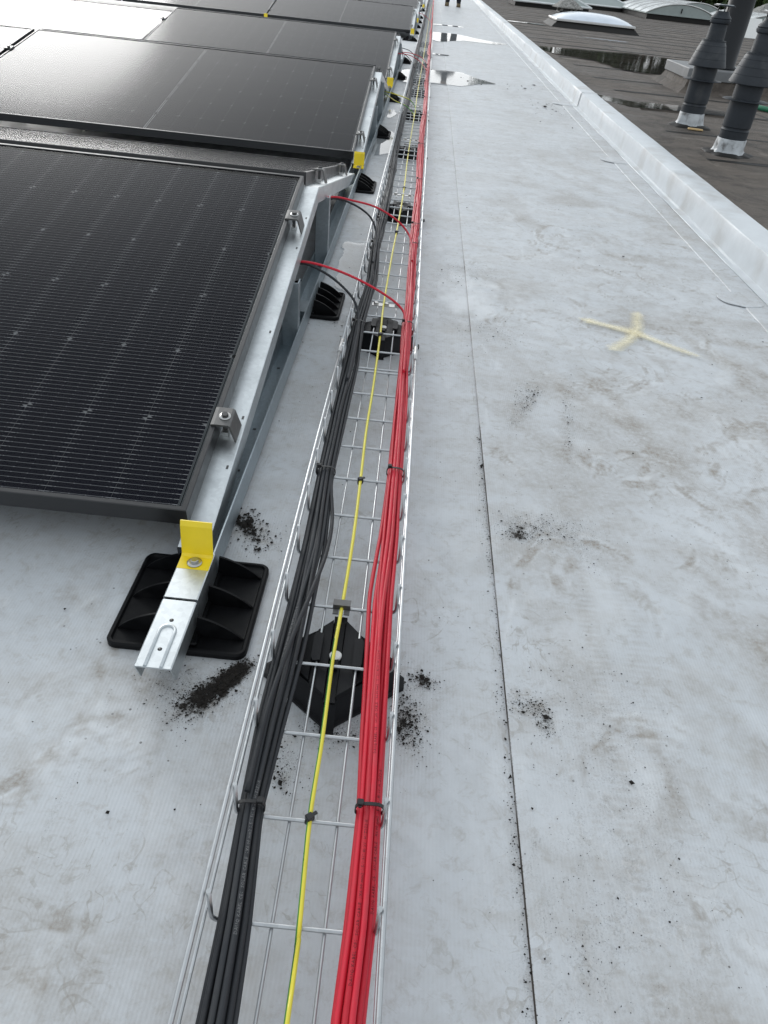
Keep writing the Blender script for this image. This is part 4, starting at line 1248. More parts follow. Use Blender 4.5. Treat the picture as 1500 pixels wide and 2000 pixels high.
loose_cable([(-0.29, 2.13, 0.165), (-0.223, 2.177, 0.185), (-0.167, 2.219, 0.165), (-0.119, 2.246, 0.13), (-0.096, 2.216, 0.1), (-0.088, 2.137, 0.08), (-0.088, 2.0, 0.076)], MT['black'], 'single black cable arching from under the back-sloping panel to the black bundle', n=80)
loose_cable([(-0.229, 7.376, 0.16), (-0.153, 7.436, 0.14), (-0.105, 7.47, 0.1), (-0.085, 7.133, 0.075)], MT['black'], 'thin black cable from the third panel row down to the tray', n=40)
loose_cable([(-0.235, 7.22, 0.15), (-0.17, 7.2, 0.12), (-0.12, 7.1, 0.09), (-0.09, 6.85, 0.075)], MT['black'], 'lower black cable from the third panel row into the tray', n=40)
loose_cable([(-0.246, 7.093, 0.14), (-0.144, 7.154, 0.13), (-0.053, 7.092, 0.1), (0.014, 6.737, 0.075)], MT['red'], 'thin red cable from the third panel row down to the tray', n=40)
loose_cable([(-0.24, 7.2, 0.14), (-0.14, 7.35, 0.13), (-0.05, 7.45, 0.1), (0.016, 7.2, 0.075)], MT['red'], 'farther thin red cable from the third row crossing the tray', n=40)
loose_cable([(-0.20, 13.2, 0.17), (-0.12, 13.3, 0.15), (-0.03, 13.3, 0.10), (0.02, 13.0, 0.075)], MT['red'], 'distant red cable crossing to the tray from the fifth row', n=30)
loose_cable([(-0.20, 13.5, 0.18), (-0.14, 13.6, 0.16), (-0.1, 13.5, 0.10), (-0.09, 13.2, 0.075)], MT['black'], 'distant black cable dropping to the tray from the fifth row', n=30)

# yellow-green earth wire
ey = [(-0.45, -0.026), (0.213, -0.0300), (0.269, -0.0302), (0.387, -0.0358), (0.474, -0.0352), (0.598, -0.0368), (0.683, -0.0350), (0.827, -0.0332), (0.979, -0.0350), (1.137, -0.0378), (1.297, -0.0372), (1.574, -0.0390), (1.765, -0.0420), (2.128, -0.0400), (2.443, -0.0362), (2.921, -0.0330), (3.6, -0.037), (4.75, -0.034)]
epts = spline([(x, y, TZ + 0.0054 + 0.0018 * math.sin(y * 7)) for y, x in ey], 160)
def stripe(i, j):
    j0 = np.interp(epts[i][1], [0.2, 0.6, 0.75, 0.9, 1.2, 1.5, 2.2], [8.9, 9.0, 7.8, 5.0, 3.4, 4.6, 6.0])
    return 1 if abs((j + 0.5 - j0 + 6) % 12 - 6) < 1.7 else 0
m = MB(); m.tube(epts, 0.0025, 12, mif=stripe)
tag(m.build('earth_wire', [MT['earth_y'], MT['earth_g']], fix=False), 'yellow and green earth wire running down the middle of the tray', 'wire')
def gy(pts, label):
    m = MB(); m.tube(spline(pts, 40), 0.0027, 8, mif=lambda i, j: 1 if (j + i // 3) % 8 in (1, 2, 3) else 0)
    tag(m.build('earth_wire', [MT['earth_y'], MT['earth_g']], fix=False), label, 'wire')
gy([(-0.26, 5.02, 0.11), (-0.229, 4.922, 0.125), (-0.151, 4.875, 0.12), (-0.075, 4.96, 0.09), (-0.036, 4.911, 0.06), (-0.034, 4.80, 0.056)], 'upper loose yellow-green wire from the second row frame to the tray')
gy([(-0.26, 5.08, 0.10), (-0.234, 5.039, 0.1), (-0.154, 4.782, 0.1), (-0.089, 4.746, 0.085), (-0.042, 4.679, 0.06), (-0.036, 4.6, 0.056)], 'lower loose yellow-green wire from the second row frame to the tray')
m = MB(); m.tube(spline([(-0.033, 4.72, 0.056), (-0.036, 5.4, 0.0555), (-0.034, 6.3, 0.0555), (-0.03, 8, 0.0555), (-0.028, 12, 0.0555), (-0.02, 20, 0.0555)], 60), 0.0027, 8)
tag(m.build('earth_wire', MT['earth_y'], fix=False), 'far length of yellow earth wire beyond the loose wires', 'wire')

# printing on the cable jackets
def cable_print(o, path, y0, text, mat, ang=0.0, size=0.0030, r=CR_):
    cu = bpy.data.curves.new('t', 'FONT'); cu.body = text; cu.size = size * 1.35; cu.space_character = 1.12; cu.resolution_u = 1
    to = bpy.data.objects.new('t', cu); COL.objects.link(to)
    dg = bpy.context.evaluated_depsgraph_get()
    me = bpy.data.meshes.new_from_object(to.evaluated_get(dg))
    bpy.data.objects.remove(to); bpy.data.curves.remove(cu)
    co = np.zeros(len(me.vertices) * 3); me.vertices.foreach_get('co', co); co = co.reshape(-1, 3)
    yy = y0 + co[:, 0]
    cx = np.interp(yy, path[:, 1], path[:, 0]); cz = np.interp(yy, path[:, 1], path[:, 2])
    a = ang + (co[:, 1] - size * 0.5) / r
    new = np.stack([cx - (r + 0.00015) * np.sin(a), yy, cz + (r + 0.00015) * np.cos(a)], -1)
    me.vertices.foreach_set('co', new.ravel()); me.update()
    me.materials.clear(); me.materials.append(mat)
    me.name = 'jacket_print'
    link_mesh('jacket_print', me, o)
TXT = 'DAUQ KABEL CE1  SOLAR CABLE  1X6.00 mm2 1,5/1,5(1,8) kV  H1Z2Z2-K'
top = sorted(range(len(red_paths)), key=lambda c: -np.interp(0.6, red_paths[c][:, 1], red_paths[c][:, 2]))
cable_print(red_objs[top[0]], red_paths[top[0]], 0.46, TXT, MT['print'], 0.25)
cable_print(red_objs[top[1]], red_paths[top[1]], 0.24, TXT, MT['print'], -0.1)
cable_print(red_objs[top[2]], red_paths[top[2]], 0.30, TXT, MT['print'], -0.3)
for c, lab in ((0, 'red cable with dark printed lettering on top of the bundle beside the near tray foot'), (1, 'red cable with faint dark lettering on top of the bundle at the bottom edge'), (2, 'red cable with faint lettering by the nearest red tie')):
    red_objs[top[c]]['label'] = lab
topb = sorted(range(len(blk_paths)), key=lambda c: -np.interp(0.5, blk_paths[c][:, 1], blk_paths[c][:, 2]))
cable_print(blk_objs[topb[0]], blk_paths[topb[0]], 0.27, TXT, MT['print_w'], -0.2)
cable_print(blk_objs[topb[1]], blk_paths[topb[1]], 0.52, TXT, MT['print_w'], 0.2)

blk_objs[topb[0]]['label'] = 'black cable with pale printed lettering at the bottom edge of the black bundle'
blk_objs[topb[1]]['label'] = 'black cable with pale lettering on top of the black bundle beside the near tray foot'
# cable ties
ORD = ['nearest the camera', 'second from the camera', 'third from the camera', 'fourth from the camera', 'fifth from the camera', 'sixth from the camera', 'seventh from the camera', 'eighth from the camera', 'ninth from the camera', 'tenth from the camera', 'eleventh from the camera', 'twelfth from the camera', 'thirteenth from the camera']
def zip_tie(cx, y, hw, h, label, head_side=-1, group=None, skew=0.0):
    t = empty('cable_tie', (cx, y, TZ + 0.0025)); tag(t, label, 'cable tie', group)
    m = MB()
    n = 28
    e = 3.0
    ring = []
    for i in range(n):
        a = 2 * PI * i / n
        c, s = math.cos(a), math.sin(a)
        ring.append((math.copysign(abs(c) ** (2 / e), c) * hw, h / 2 + math.copysign(abs(s) ** (2 / e), s) * h / 2))
    vs = []
    for (x, z) in ring:
        d = math.hypot(x, z - h / 2); ux, uz = x / d, (z - h / 2) / d
        for (o, yy) in ((0.0001, -0.0018), (0.0012, -0.0018), (0.0012, 0.0018), (0.0001, 0.0018)):
            vs.append((x + ux * o, yy + skew * x, z + uz * o))
    fs = [(i * 4 + k, i * 4 + (k + 1) % 4, ((i + 1) % n) * 4 + (k + 1) % 4, ((i + 1) % n) * 4 + k) for i in range(n) for k in range(4)]
    m.add(vs, fs, 0, False)
    m.build('strap', MT['tie'], t)
    m = MB()
    hx = head_side * (hw * 0.72)
    m.bbox(hx - 0.0034, hx + 0.0034, -0.0032 + skew * hx, 0.0032 + skew * hx, h - 0.0004, h + 0.0048, 0.0008)
    m.box(hx - 0.0016, hx + 0.0016, -0.0055 + skew * hx, -0.0032 + skew * hx, h + 0.0012, h + 0.0026)
    m.build('head', MT['tie'], t)
    return t
for i, y in enumerate(red_t):
    x, hw = red_ctr(np.array([y]))
    zip_tie(float(x[0]), y, float(hw[0]) + 0.0012, 0.0190, 'black cable tie round the red cable bundle, ' + ORD[i], -1, 'ties round the red bundle', 0.06 * (-1) ** i)
for i, y in enumerate(blk_t[:7]):
    x, hw = blk_ctr(np.array([y]))
    zip_tie(float(x[0]), y, float(hw[0]) + 0.0012, 0.0190, 'black cable tie round the black cable bundle, ' + ORD[i], 1 if i == 0 else -1, 'ties round the black bundle', 0.08)
for i, y in enumerate([0.3875, 0.9785, 1.566, 2.37, 2.95, 3.6]):
    x = float(np.interp(y, [a for a, b in ey], [b for a, b in ey]))
    t = empty('cable_tie', (x, y, TZ)); tag(t, 'small black tie holding the earth wire to a cross wire, ' + ORD[i], 'cable tie', 'ties on the earth wire')
    m = MB(); rot = Matrix.Rotation(0.7, 3, 'Z')
    tfh = lambda p: tuple(rot @ Vector(p))
    m.bbox(-0.0042, 0.0034, -0.0038, 0.0034, 0.0062, 0.0118, 0.0008, 0, tfh)
    m.box(0.002, 0.0085, -0.0012, 0.0020, 0.0080, 0.0100, 0, tfh)
    m.build('head', MT['tie'], t)
    m = MB()
    m.tube([(0.0046 * math.cos(a) * 0.8, 0.0046 * math.cos(a) * 0.6, 0.0036 + 0.0062 * math.sin(a)) for a in np.linspace(0, 2 * PI, 15)], 0.0013, 6, caps=False)
    m.build('strap', MT['tie'], t)
# grey spring clip on the earth wire
t = empty('wire_clip', (-0.0350, 0.688, TZ)); tag(t, 'small grey steel clip holding the earth wire on a cross wire', 'clip')
m = MB()
m.prism([(-0.005, 0.0025), (-0.0045, 0.0095), (0.0055, 0.0105), (0.0062, 0.0095), (-0.0032, 0.0083), (-0.0036, 0.0025)], 'x', -0.0115, 0.0115)
m.build('clip_plate', MT['clampgrey'], t)
m = MB()
for s in (-1, 1): m.prism([(-0.0055, 0.0028), (-0.013, 0.0018), (-0.013, 0.0004), (-0.0055, 0.0010)], 'x', s * 0.0035, s * 0.011)
m.build('clip_tongue', MT['clampgrey'], t)

# ------------------------------------------------------------------ paint cross, crumbs
def paint_mat():
    k = NT('yellow_spray_paint')
    k.setp(color=(0.80, 0.66, 0.30), rough=0.6, spec=0.3)
    at = k.n('ShaderNodeAttribute', attribute_name='cover')
    v = k.pos()
    n = k.noise(v, 190, 4, 0.7)
    n2 = k.noise(k.mapping(v, (1, 2.6, 1)), 60, 4, 0.7)
    f = k.math('ADD', at.outputs['Fac'], k.math('ADD', k.math('MULTIPLY', n, 1.0), k.math('MULTIPLY', n2, 0.6)))
    al = k.ramp(f, 1.10, 2.0, 0.0, 0.85)
    tr = k.n('ShaderNodeBsdfTransparent'); mx = k.n('ShaderNodeMixShader')
    k.l(al, mx.inputs[0]); k.l(tr.outputs[0], mx.inputs[1]); k.l(k.p.outputs[0], mx.inputs[2])
    k.l(mx.outputs[0], k.out.inputs['Surface'])
    c = k.mix(k.ramp(n, 0.3, 0.7), (0.86, 0.75, 0.44), (0.93, 0.87, 0.68)); k.color(c)
    return k.mat
MT['paint'] = paint_mat()
def paint_cross():
    strokes = [([(0.478, 1.938), (0.554, 1.903), (0.627, 1.872), (0.70, 1.81), (0.765, 1.762), (0.80, 1.748)], [0.016, 0.014, 0.017, 0.013, 0.015, 0.017], [1.0, 0.75, 0.85, 0.75, 0.65, 0.3]),
               ([(0.678, 2.050), (0.655, 1.965), (0.640, 1.900), (0.595, 1.81), (0.522, 1.720)], [0.015, 0.015, 0.014, 0.015, 0.018], [0.75, 0.7, 0.8, 0.72, 0.7])]
    m = MB(); cov = []
    zz = 0.0078
    for pts, ws, cs in strokes:
        P = spline([(a, b, 0) for a, b in pts], 70)
        s = np.linspace(0, 1, 70); sk = np.linspace(0, 1, len(pts))
        W = np.interp(s, sk, ws); Cc = np.interp(s, sk, cs)
        T = np.gradient(P, axis=0); T /= np.linalg.norm(T, axis=1)[:, None]
        b0 = len(m.v)
        K = 13
        for i in range(70):
            nx, ny = -T[i][1], T[i][0]
            for j in range(K):
                q = (j / (K - 1) - 0.5) * 2 * 2.6
                m.v.append((P[i][0] + nx * q * W[i], P[i][1] + ny * q * W[i], zz))
                cov.append(Cc[i] + 0.22 - 1.15 * abs(q / 2.6) ** 1.1 - 0.9 * max(0, 1 - min(i, 69 - i) / 7))
        for i in range(69):
            for j in range(K - 1):
                m.f.append((b0 + i * K + j, b0 + (i + 1) * K + j, b0 + (i + 1) * K + j + 1, b0 + i * K + j + 1)); m.m.append(0); m.s.append(False)
        zz += 0.0004
    me = m.mesh('paint_mark', MT['paint'], fix=False)
    at = me.attributes.new('cover', 'FLOAT', 'POINT'); at.data.foreach_set('value', cov)
    for p in me.polygons:
        if p.normal.z < 0: p.flip()
    return link_mesh('paint_mark', me)
tag(paint_cross(), 'pale yellow spray-painted cross on the grey membrane walkway', 'paint mark')

def crumbs(name, pts, sizes, z=0.0012):
    base = np.array([(1, 0, 0), (-1, 0, 0), (0, 1, 0), (0, -1, 0), (0, 0, 0.55), (0, 0, -0.35)], float)
    F0 = np.array([(0, 2, 4), (2, 1, 4), (1, 3, 4), (3, 0, 4), (2, 0, 5), (1, 2, 5), (3, 1, 5), (0, 3, 5)])
    n = len(pts)
    rs = np.random.default_rng(n)
    V = base[None] * sizes[:, None, None] * rs.uniform(0.45, 1.25, (n, 6, 3))
    a = rs.uniform(0, 2 * PI, n)
    c, s = np.cos(a)[:, None], np.sin(a)[:, None]
    X = V[..., 0] * c - V[..., 1] * s * 0.8; Y = V[..., 0] * s + V[..., 1] * c * 0.8
    zb = np.where(pts[:, 0] > SEAM, 0.0032, 0.0) + z
    V = np.stack([X + pts[:, :1], Y + pts[:, 1:2], V[..., 2] * 0.5 + zb[:, None] + sizes[:, None] * 0.25], -1).reshape(-1, 3)
    F = (F0[None] + 6 * np.arange(n)[:, None, None]).reshape(-1, 3)
    me = bpy.data.meshes.new(name); me.from_pydata(V.tolist(), [], F.tolist()); me.materials.append(MT['soil'])
    o = link_mesh(name, me)
    tag(o, kind='stuff')
    return o
def cluster_pts(cl, seed):
    rs = np.random.default_rng(seed)
    P, Sz = [], []
    for (cx, cy, sx, sy, an, n, sz, st) in cl:
        if cx > -0.15 and cy < 3: n, sz = int(n * 1.9), sz * 0.62
        u, w = rs.normal(0, 1, n) * sx, rs.normal(0, 1, n) * sy
        P.append(np.stack([cx + u * math.cos(an) - w * math.sin(an), cy + u * math.sin(an) + w * math.cos(an)], -1))
        Sz.append(sz * rs.lognormal(-0.75, 0.62, n))
    return np.concatenate(P), np.concatenate(Sz)
for i, (a, b, lab) in enumerate([(0, 6, 'trail of black crumbs spilling from the corner of the front foot'), (6, 9, 'flaky black crumbs beside the rail behind the front foot'), (9, 13, 'black crumbs just right of the tray beside the tray foot'), (13, 17, 'black crumbs under the tray around the tray foot'), (17, 21, 'dark gritty patch right of the lap seam'), (21, 25, 'two small dark grit patches on the near walkway'), (25, len(CLUST), 'scattered dark grit along the walkway')]):
    P, Sz = cluster_pts(CLUST[a:b], 50 + i)
    tag(crumbs('soil_crumbs', P, Sz), lab, 'crumbs')
rs = np.random.default_rng(77)
n = 560
P = np.stack([rs.uniform(-0.75, 1.0, n), rs.uniform(0.2, 1.0, n) ** 1.6 * 3.2 + 0.1], -1)
Sz = 0.0013 * rs.lognormal(-0.6, 0.55, n) * (1 + P[:, 1] * 0.35)
big = rs.random(n) < 0.03
Sz[big] *= 2.6
k = 400
sy = rs.uniform(0.2, 1.25, k); sx_ = SEAM - np.abs(rs.normal(0, 0.006, k))
P = np.concatenate([P, np.stack([sx_, sy], -1)]); Sz = np.concatenate([Sz, 0.0013 * rs.lognormal(-0.4, 0.5, k)])
tag(crumbs('loose_grit', P, Sz), 'fine dark grit scattered over the pale membrane', 'grit')

# ------------------------------------------------------------------ things on the dark roof
def flue(x, y, label, seed):
    t = empty('flue_vent', (x, y, 0)); tag(t, label, 'flue', 'grey flue vents on the bitumen roof')
    m = MB(); prof = [(0.105, -0.004), (0.098, 0.012), (0.090, 0.022), (0.086, 0.035), (0.083, 0.085), (0.0815, 0.088)]
    m.lathe(prof, 40)
    for i, p in enumerate(m.v):
        if p[2] < 0.04:
            a = math.atan2(p[1], p[0]); w = 1 + 0.05 * math.sin(a * 5 + seed) + 0.03 * math.sin(a * 13)
            m.v[i] = (p[0] * w, p[1] * w, p[2] + 0.004 * math.sin(a * 9 + seed))
    m.build('base_collar', MT['lead'], t)
    m = MB(); m.lathe([(0.15, -0.004), (0.135, 0.008), (0.11, 0.014), (0.095, 0.018)], 40)
    for i, p in enumerate(m.v):
        a = math.atan2(p[1], p[0]); w = 1 + 0.10 * math.sin(a * 3 + seed) + 0.06 * math.sin(a * 8 + 1)
        m.v[i] = (p[0] * w, p[1] * w, p[2])
    m.build('bitumen_skirt', MT['bitumen_black'], t)
    m = MB(); m.lathe([(0.079, 0.086), (0.079, 0.128), (0.081, 0.132), (0.0775, 0.136), (0.0745, 0.140), (0.0745, 0.146), (0.080, 0.150), (0.080, 0.278), (0.077, 0.284), (0.077, 0.372)], 40)
    smooth_by_angle(m.build('pipe', MT['flue'], t), 25)
    m = MB(); m.lathe([(0.078, 0.2865), (0.124, 0.283), (0.126, 0.285), (0.124, 0.287), (0.078, 0.2905)], 40)
    m.build('flange', MT['flue'], t)
    m = MB(); m.lathe([(0.078, 0.368), (0.119, 0.364), (0.123, 0.367), (0.1225, 0.372), (0.110, 0.408), (0.1105, 0.410), (0.098, 0.446), (0.0985, 0.448), (0.086, 0.482), (0.0865, 0.484), (0.0765, 0.505), (0.0765, 0.514), (0.060, 0.516)], 40)
    smooth_by_angle(m.build('cowl', MT['flue'], t), 25)
    m = MB(); m.lathe([(0.059, 0.514), (0.0555, 0.565), (0.056, 0.566), (0.0525, 0.602), (0.053, 0.604)], 36)
    smooth_by_angle(m.build('neck', MT['flue'], t), 25)
    m = MB(); m.lathe([(0.052, 0.602), (0.063, 0.609), (0.066, 0.620), (0.066, 0.626), (0.060, 0.630), (0.064, 0.634), (0.061, 0.642), (0.047, 0.655), (0.040, 0.672)], 36)
    c = m.build('cap', MT['flue'], t); smooth_by_angle(c, 30)
    m = MB()
    for a in (0.4, 2.5, 4.6): m.box(-0.003, 0.003, -0.003, 0.003, 0.665, 0.700, 0, lambda p, a=a: (p[0] + 0.034 * math.cos(a), p[1] + 0.034 * math.sin(a), p[2]))
    m.build('cap_leg', MT['flue'], c)
    m = MB(); m.bbox(-0.055, 0.055, -0.055, 0.055, 0.698, 0.706, 0.004); m.bbox(-0.046, 0.046, -0.046, 0.046, 0.706, 0.709, 0.003, 1)
    m.build('rain_plate', [MT['flue'], MT['lead']], c)
    return t
flue(1.842, 4.862, 'nearer dark grey flue vent with stepped cowl at the right edge', 1.0)
flue(1.884, 5.845, 'farther dark grey flue vent with stepped cowl and square top plate', 3.0)
# big dark stack and the capped box it rises from
t = empty('roof_box', (2.46, 8.1, 0)); tag(t, 'grey capped duct box on a bitumen upstand behind the flue vents', 'duct box')
m = MB()
b = [(-0.09, -0.16, 0.0), (1.25, -0.16, 0.0), (1.25, 0.98, 0.0), (-0.09, 0.98, 0.0)]
u = [(0.02, -0.0, 0.125), (1.15, 0.0, 0.125), (1.15, 0.80, 0.125), (0.02, 0.80, 0.125)]
mid = [(-0.01, -0.05, 0.05), (1.17, -0.05, 0.05), (1.17, 0.86, 0.05), (-0.01, 0.86, 0.05)]
m.add(b + mid + u, [(0, 1, 5, 4), (1, 2, 6, 5), (2, 3, 7, 6), (3, 0, 4, 7), (4, 5, 9, 8), (5, 6, 10, 9), (6, 7, 11, 10), (7, 4, 8, 11)])
m.build('upstand', MT['bitumen'], t)
m = MB(); m.bbox(-0.004, 1.19, -0.02, 0.82, 0.113, 0.196, 0.006); m.build('cover', MT['greybox'], t)
st = empty('chimney_stack', (2.858, 8.42, 0.196)); tag(st, 'thick near-black flue stack rising out of the top of the picture', 'flue')
m = MB(); m.lathe([(0.135, -0.002), (0.135, 0.02), (0.118, 0.03), (0.118, 1.9), (0.122, 1.9), (0.122, 1.96), (0.118, 1.96), (0.118, 2.6)], 40)
m.build('pipe', MT['flue_dark'], st)
m = MB(); m.lathe([(0.118, 2.72), (0.20, 2.72), (0.02, 2.86)], 40)
for a in (0, 2.1, 4.2): m.box(-0.01, 0.01, -0.01, 0.01, 2.55, 2.73, 0, lambda p, a=a: (p[0] + 0.112 * math.cos(a), p[1] + 0.112 * math.sin(a), p[2]))
m.build('rain_cap', MT['flue_dark'], st)

def dome_skylight(x, y, w, d, label, sc=1.0):
    t = empty('dome_skylight', (x, y, 0)); tag(t, label, 'skylight')
    m = MB(); h = 0.105 * sc
    b = [(-0.09, -0.09, 0), (w + 0.09, -0.09, 0), (w + 0.09, d + 0.09, 0), (-0.09, d + 0.09, 0)]; u = [(0.03, 0.03, h), (w - 0.03, 0.03, h), (w - 0.03, d - 0.03, h), (0.03, d - 0.03, h)]
    m.add(b + u, [(0, 1, 5, 4), (1, 2, 6, 5), (2, 3, 7, 6), (3, 0, 4, 7)]); m.build('upstand', MT['bitumen_black'], t)
    m = MB(); m.bbox(0, w, 0, d, h, h + 0.035 * sc, 0.01); m.build('rim', MT['alu'], t)
    m = MB(); n = 18; vs = []
    for i in range(n + 1):
        for j in range(n + 1):
            u_, v_ = i / n * 2 - 1, j / n * 2 - 1
            z = 0.135 * sc * (1 - abs(u_) ** 2.6) ** 0.7 * (1 - abs(v_) ** 2.6) ** 0.7
            vs.append((0.03 + (w - 0.06) * i / n, 0.03 + (d - 0.06) * j / n, h + 0.037 * sc + z))
    m.add(vs, [(i * (n + 1) + j, (i + 1) * (n + 1) + j, (i + 1) * (n + 1) + j + 1, i * (n + 1) + j + 1) for i in range(n) for j in range(n)], 0, True)
    m.build('dome', MT['acrylic'], t)
    return t
dome_skylight(2.50, 17.7, 1.60, 1.3, 'low skylight with pale bulging dome on the dark roof', 1.0)

def pyramid_skylight(x, y, w, d, h0, h1, label):
    t = empty('glass_skylight', (x, y, 0)); tag(t, label, 'skylight')
    m = MB(); m.box(0, w, 0, d, 0, h0); m.build('upstand', MT['bitumen_black'], t)
    m = MB(); a, b = w * 0.5, w * 0.5
    e = 0.06
    vs = [(-e, -e, h0), (w + e, -e, h0), (w + e, d + e, h0), (-e, d + e, h0), (w * 0.5, d * 0.42, h1), (w * 0.5, d * 0.58, h1)]
    m.add(vs, [(0, 1, 4), (1, 2, 5, 4), (2, 3, 5), (3, 0, 4, 5)]); m.build('glazing', MT['gable'], t)
    for (p, q) in ((0, 4), (1, 4), (2, 5), (3, 5), (4, 5), (0, 1), (1, 2)):
        m = MB(); m.tube([vs[p], vs[q]], 0.03, 6); m.build('glazing_bar', MT['polycarb'], t)
    return t
pyramid_skylight(2.58, 28.0, 2.32, 2.2, 0.14, 0.62, 'grey pyramid skylight with dark upstand behind the stone-capped vent')
pyramid_skylight(5.2, 33.5, 2.3, 2.2, 0.14, 0.55, 'farther grey pyramid skylight left of the white barrel vault')

def cap_vent(x, y, s, label):
    t = empty('capped_vent', (x, y, 0), (0, 0, 0.1)); t.scale = (s, s, s); tag(t, label, 'roof vent')
    m = MB(); m.bbox(-0.25, 0.25, -0.25, 0.25, -0.01, 0.105, 0.03); m.build('base', MT['bitumen_black'], t)
    for (a, b) in ((-0.19, -0.19), (0.19, -0.19), (-0.19, 0.19), (0.19, 0.19)):
        m = MB(); m.box(a - 0.03, a + 0.03, b - 0.03, b + 0.03, 0.10, 0.20); m.build('leg', MT['concrete'], t)
    m = MB(); n = 10; vs = []
    rs = np.random.default_rng(int(s * 100))
    for i in range(n + 1):
        for j in range(n + 1):
            u_, v_ = i / n * 2 - 1, j / n * 2 - 1
            z = 0.20 + 0.24 * (1 - max(abs(u_), abs(v_)) ** 1.2) + rs.normal(0, 0.006)
            vs.append((u_ * 0.34, v_ * 0.34, z))
    b0 = len(vs)
    vs += [(-0.34, -0.34, 0.175), (0.34, -0.34, 0.175), (0.34, 0.34, 0.175), (-0.34, 0.34, 0.175)]
    fs = [(i * (n + 1) + j, (i + 1) * (n + 1) + j, (i + 1) * (n + 1) + j + 1, i * (n + 1) + j + 1) for i in range(n) for j in range(n)]
    ed = [i * (n + 1) for i in range(n + 1)], [n * (n + 1) + j for j in range(n + 1)], [i * (n + 1) + n for i in range(n, -1, -1)], [j for j in range(n, -1, -1)]
    for k in range(4): fs.append(tuple(ed[k]) + (b0 + (k + 1) % 4, b0 + k))
    m.add(vs, fs); m.build('stone_cap', MT['concrete'], t)
    return t
cap_vent(3.62, 24.0, 1.0, 'stone-capped roof vent on dark legs in front of the pyramid skylight')
cap_vent(13.6, 37.0, 1.75, 'large pale stone-capped vent at the right edge behind the flues')

def barrel_vault(x, y, w, L, h0, h1, label, bars=5):
    t = empty('barrel_vault', (x, y, 0)); tag(t, label, 'skylight', 'barrel vault skylights on the dark roof')
    m = MB(); m.box(0.04, w - 0.04, 0.04, L - 0.04, -0.005, h0); m.build('upstand', MT['bitumen_black'], t)
    rise = h1 - h0
    R = (w * w / 4 + rise * rise) / (2 * rise)
    amax = math.asin(w / 2 / R)
    arc = [(w / 2 + R * math.sin(a), h0 + 0.025 + rise - R + R * math.cos(a)) for a in np.linspace(-amax, amax, 25)]
    m = MB(); vs = [(p[0], 0, p[1]) for p in arc] + [(p[0], L, p[1]) for p in arc]
    m.add(vs, [(i, i + 1, 26 + i, 25 + i) for i in range(24)], 0, True); m.build('vault_sheet', MT['polycarb'], t)
    m = MB(); m.box(-0.02, w + 0.02, -0.02, L + 0.02, h0, h0 + 0.03); m.build('rim', MT['gable'], t)
    for yy in (0.004, L - 0.004):
        m = MB(); m.add([(p[0], yy, p[1] - 0.002) for p in arc], [tuple(range(25))]); m.build('gable', MT['gable'], t)
    for k in range(bars + 1):
        m = MB(); m.tube([(p[0], L * k / bars, p[1] + 0.004) for p in arc], 0.02, 6); m.build('vault_bar', MT['alu'], t)
    m = MB(); m.box(w * 0.47, w * 0.485, -0.02, -0.004, h0 + rise * 0.3, h0 + rise * 0.72); m.build('vent_slot', MT['flue_dark'], t)
    return t
barrel_vault(7.05, 29.5, 2.36, 5.2, 0.15, 0.45, 'nearest white barrel vault skylight with grey gable, left of the flue vents')
barrel_vault(9.6, 36.5, 2.36, 4.5, 0.15, 0.50, 'barrel vault skylight mostly hidden behind the nearer white one')
barrel_vault(10.75, 30.8, 2.2, 4.5, 0.15, 0.42, 'white barrel vault skylight right of the thick black stack')
# leaning white board and green hose
m = MB(); m.box(-0.35, 0.35, -0.012, 0.012, 0.0, 0.42, 0, lambda p: (p[0], p[1] + p[2] * 0.55, p[2]))
tag(m.build('white_board', MT['white'], None, (8.15, 22.6, 0.0), (0, 0, 0.3)), 'white board leaning on the dark roof between the flue vents', 'board')
m = MB(); m.tube(spline([(2.83, 7.5, 0.02), (2.86, 7.28, 0.024), (2.98, 7.12, 0.022), (3.3, 7.0, 0.022), (3.7, 7.2, 0.022), (3.9, 7.6, 0.022)], 50), 0.02, 12)
tag(m.build('garden_hose', MT['rubber_hose'], fix=False), 'green hose lying on the dark roof behind the nearer flue vent', 'hose')
m = MB(); m.bbox(0, 0.10, 0, 0.035, 0.006, 0.014, 0.003)
tag(m.build('wood_offcut', simple('raw_wood', (0.55, 0.38, 0.18), 0.7), None, (1.83, 5.66, 0.0), (0, 0, -0.15)), 'small strip of pale wood at the foot of the farther flue vent', 'wood')

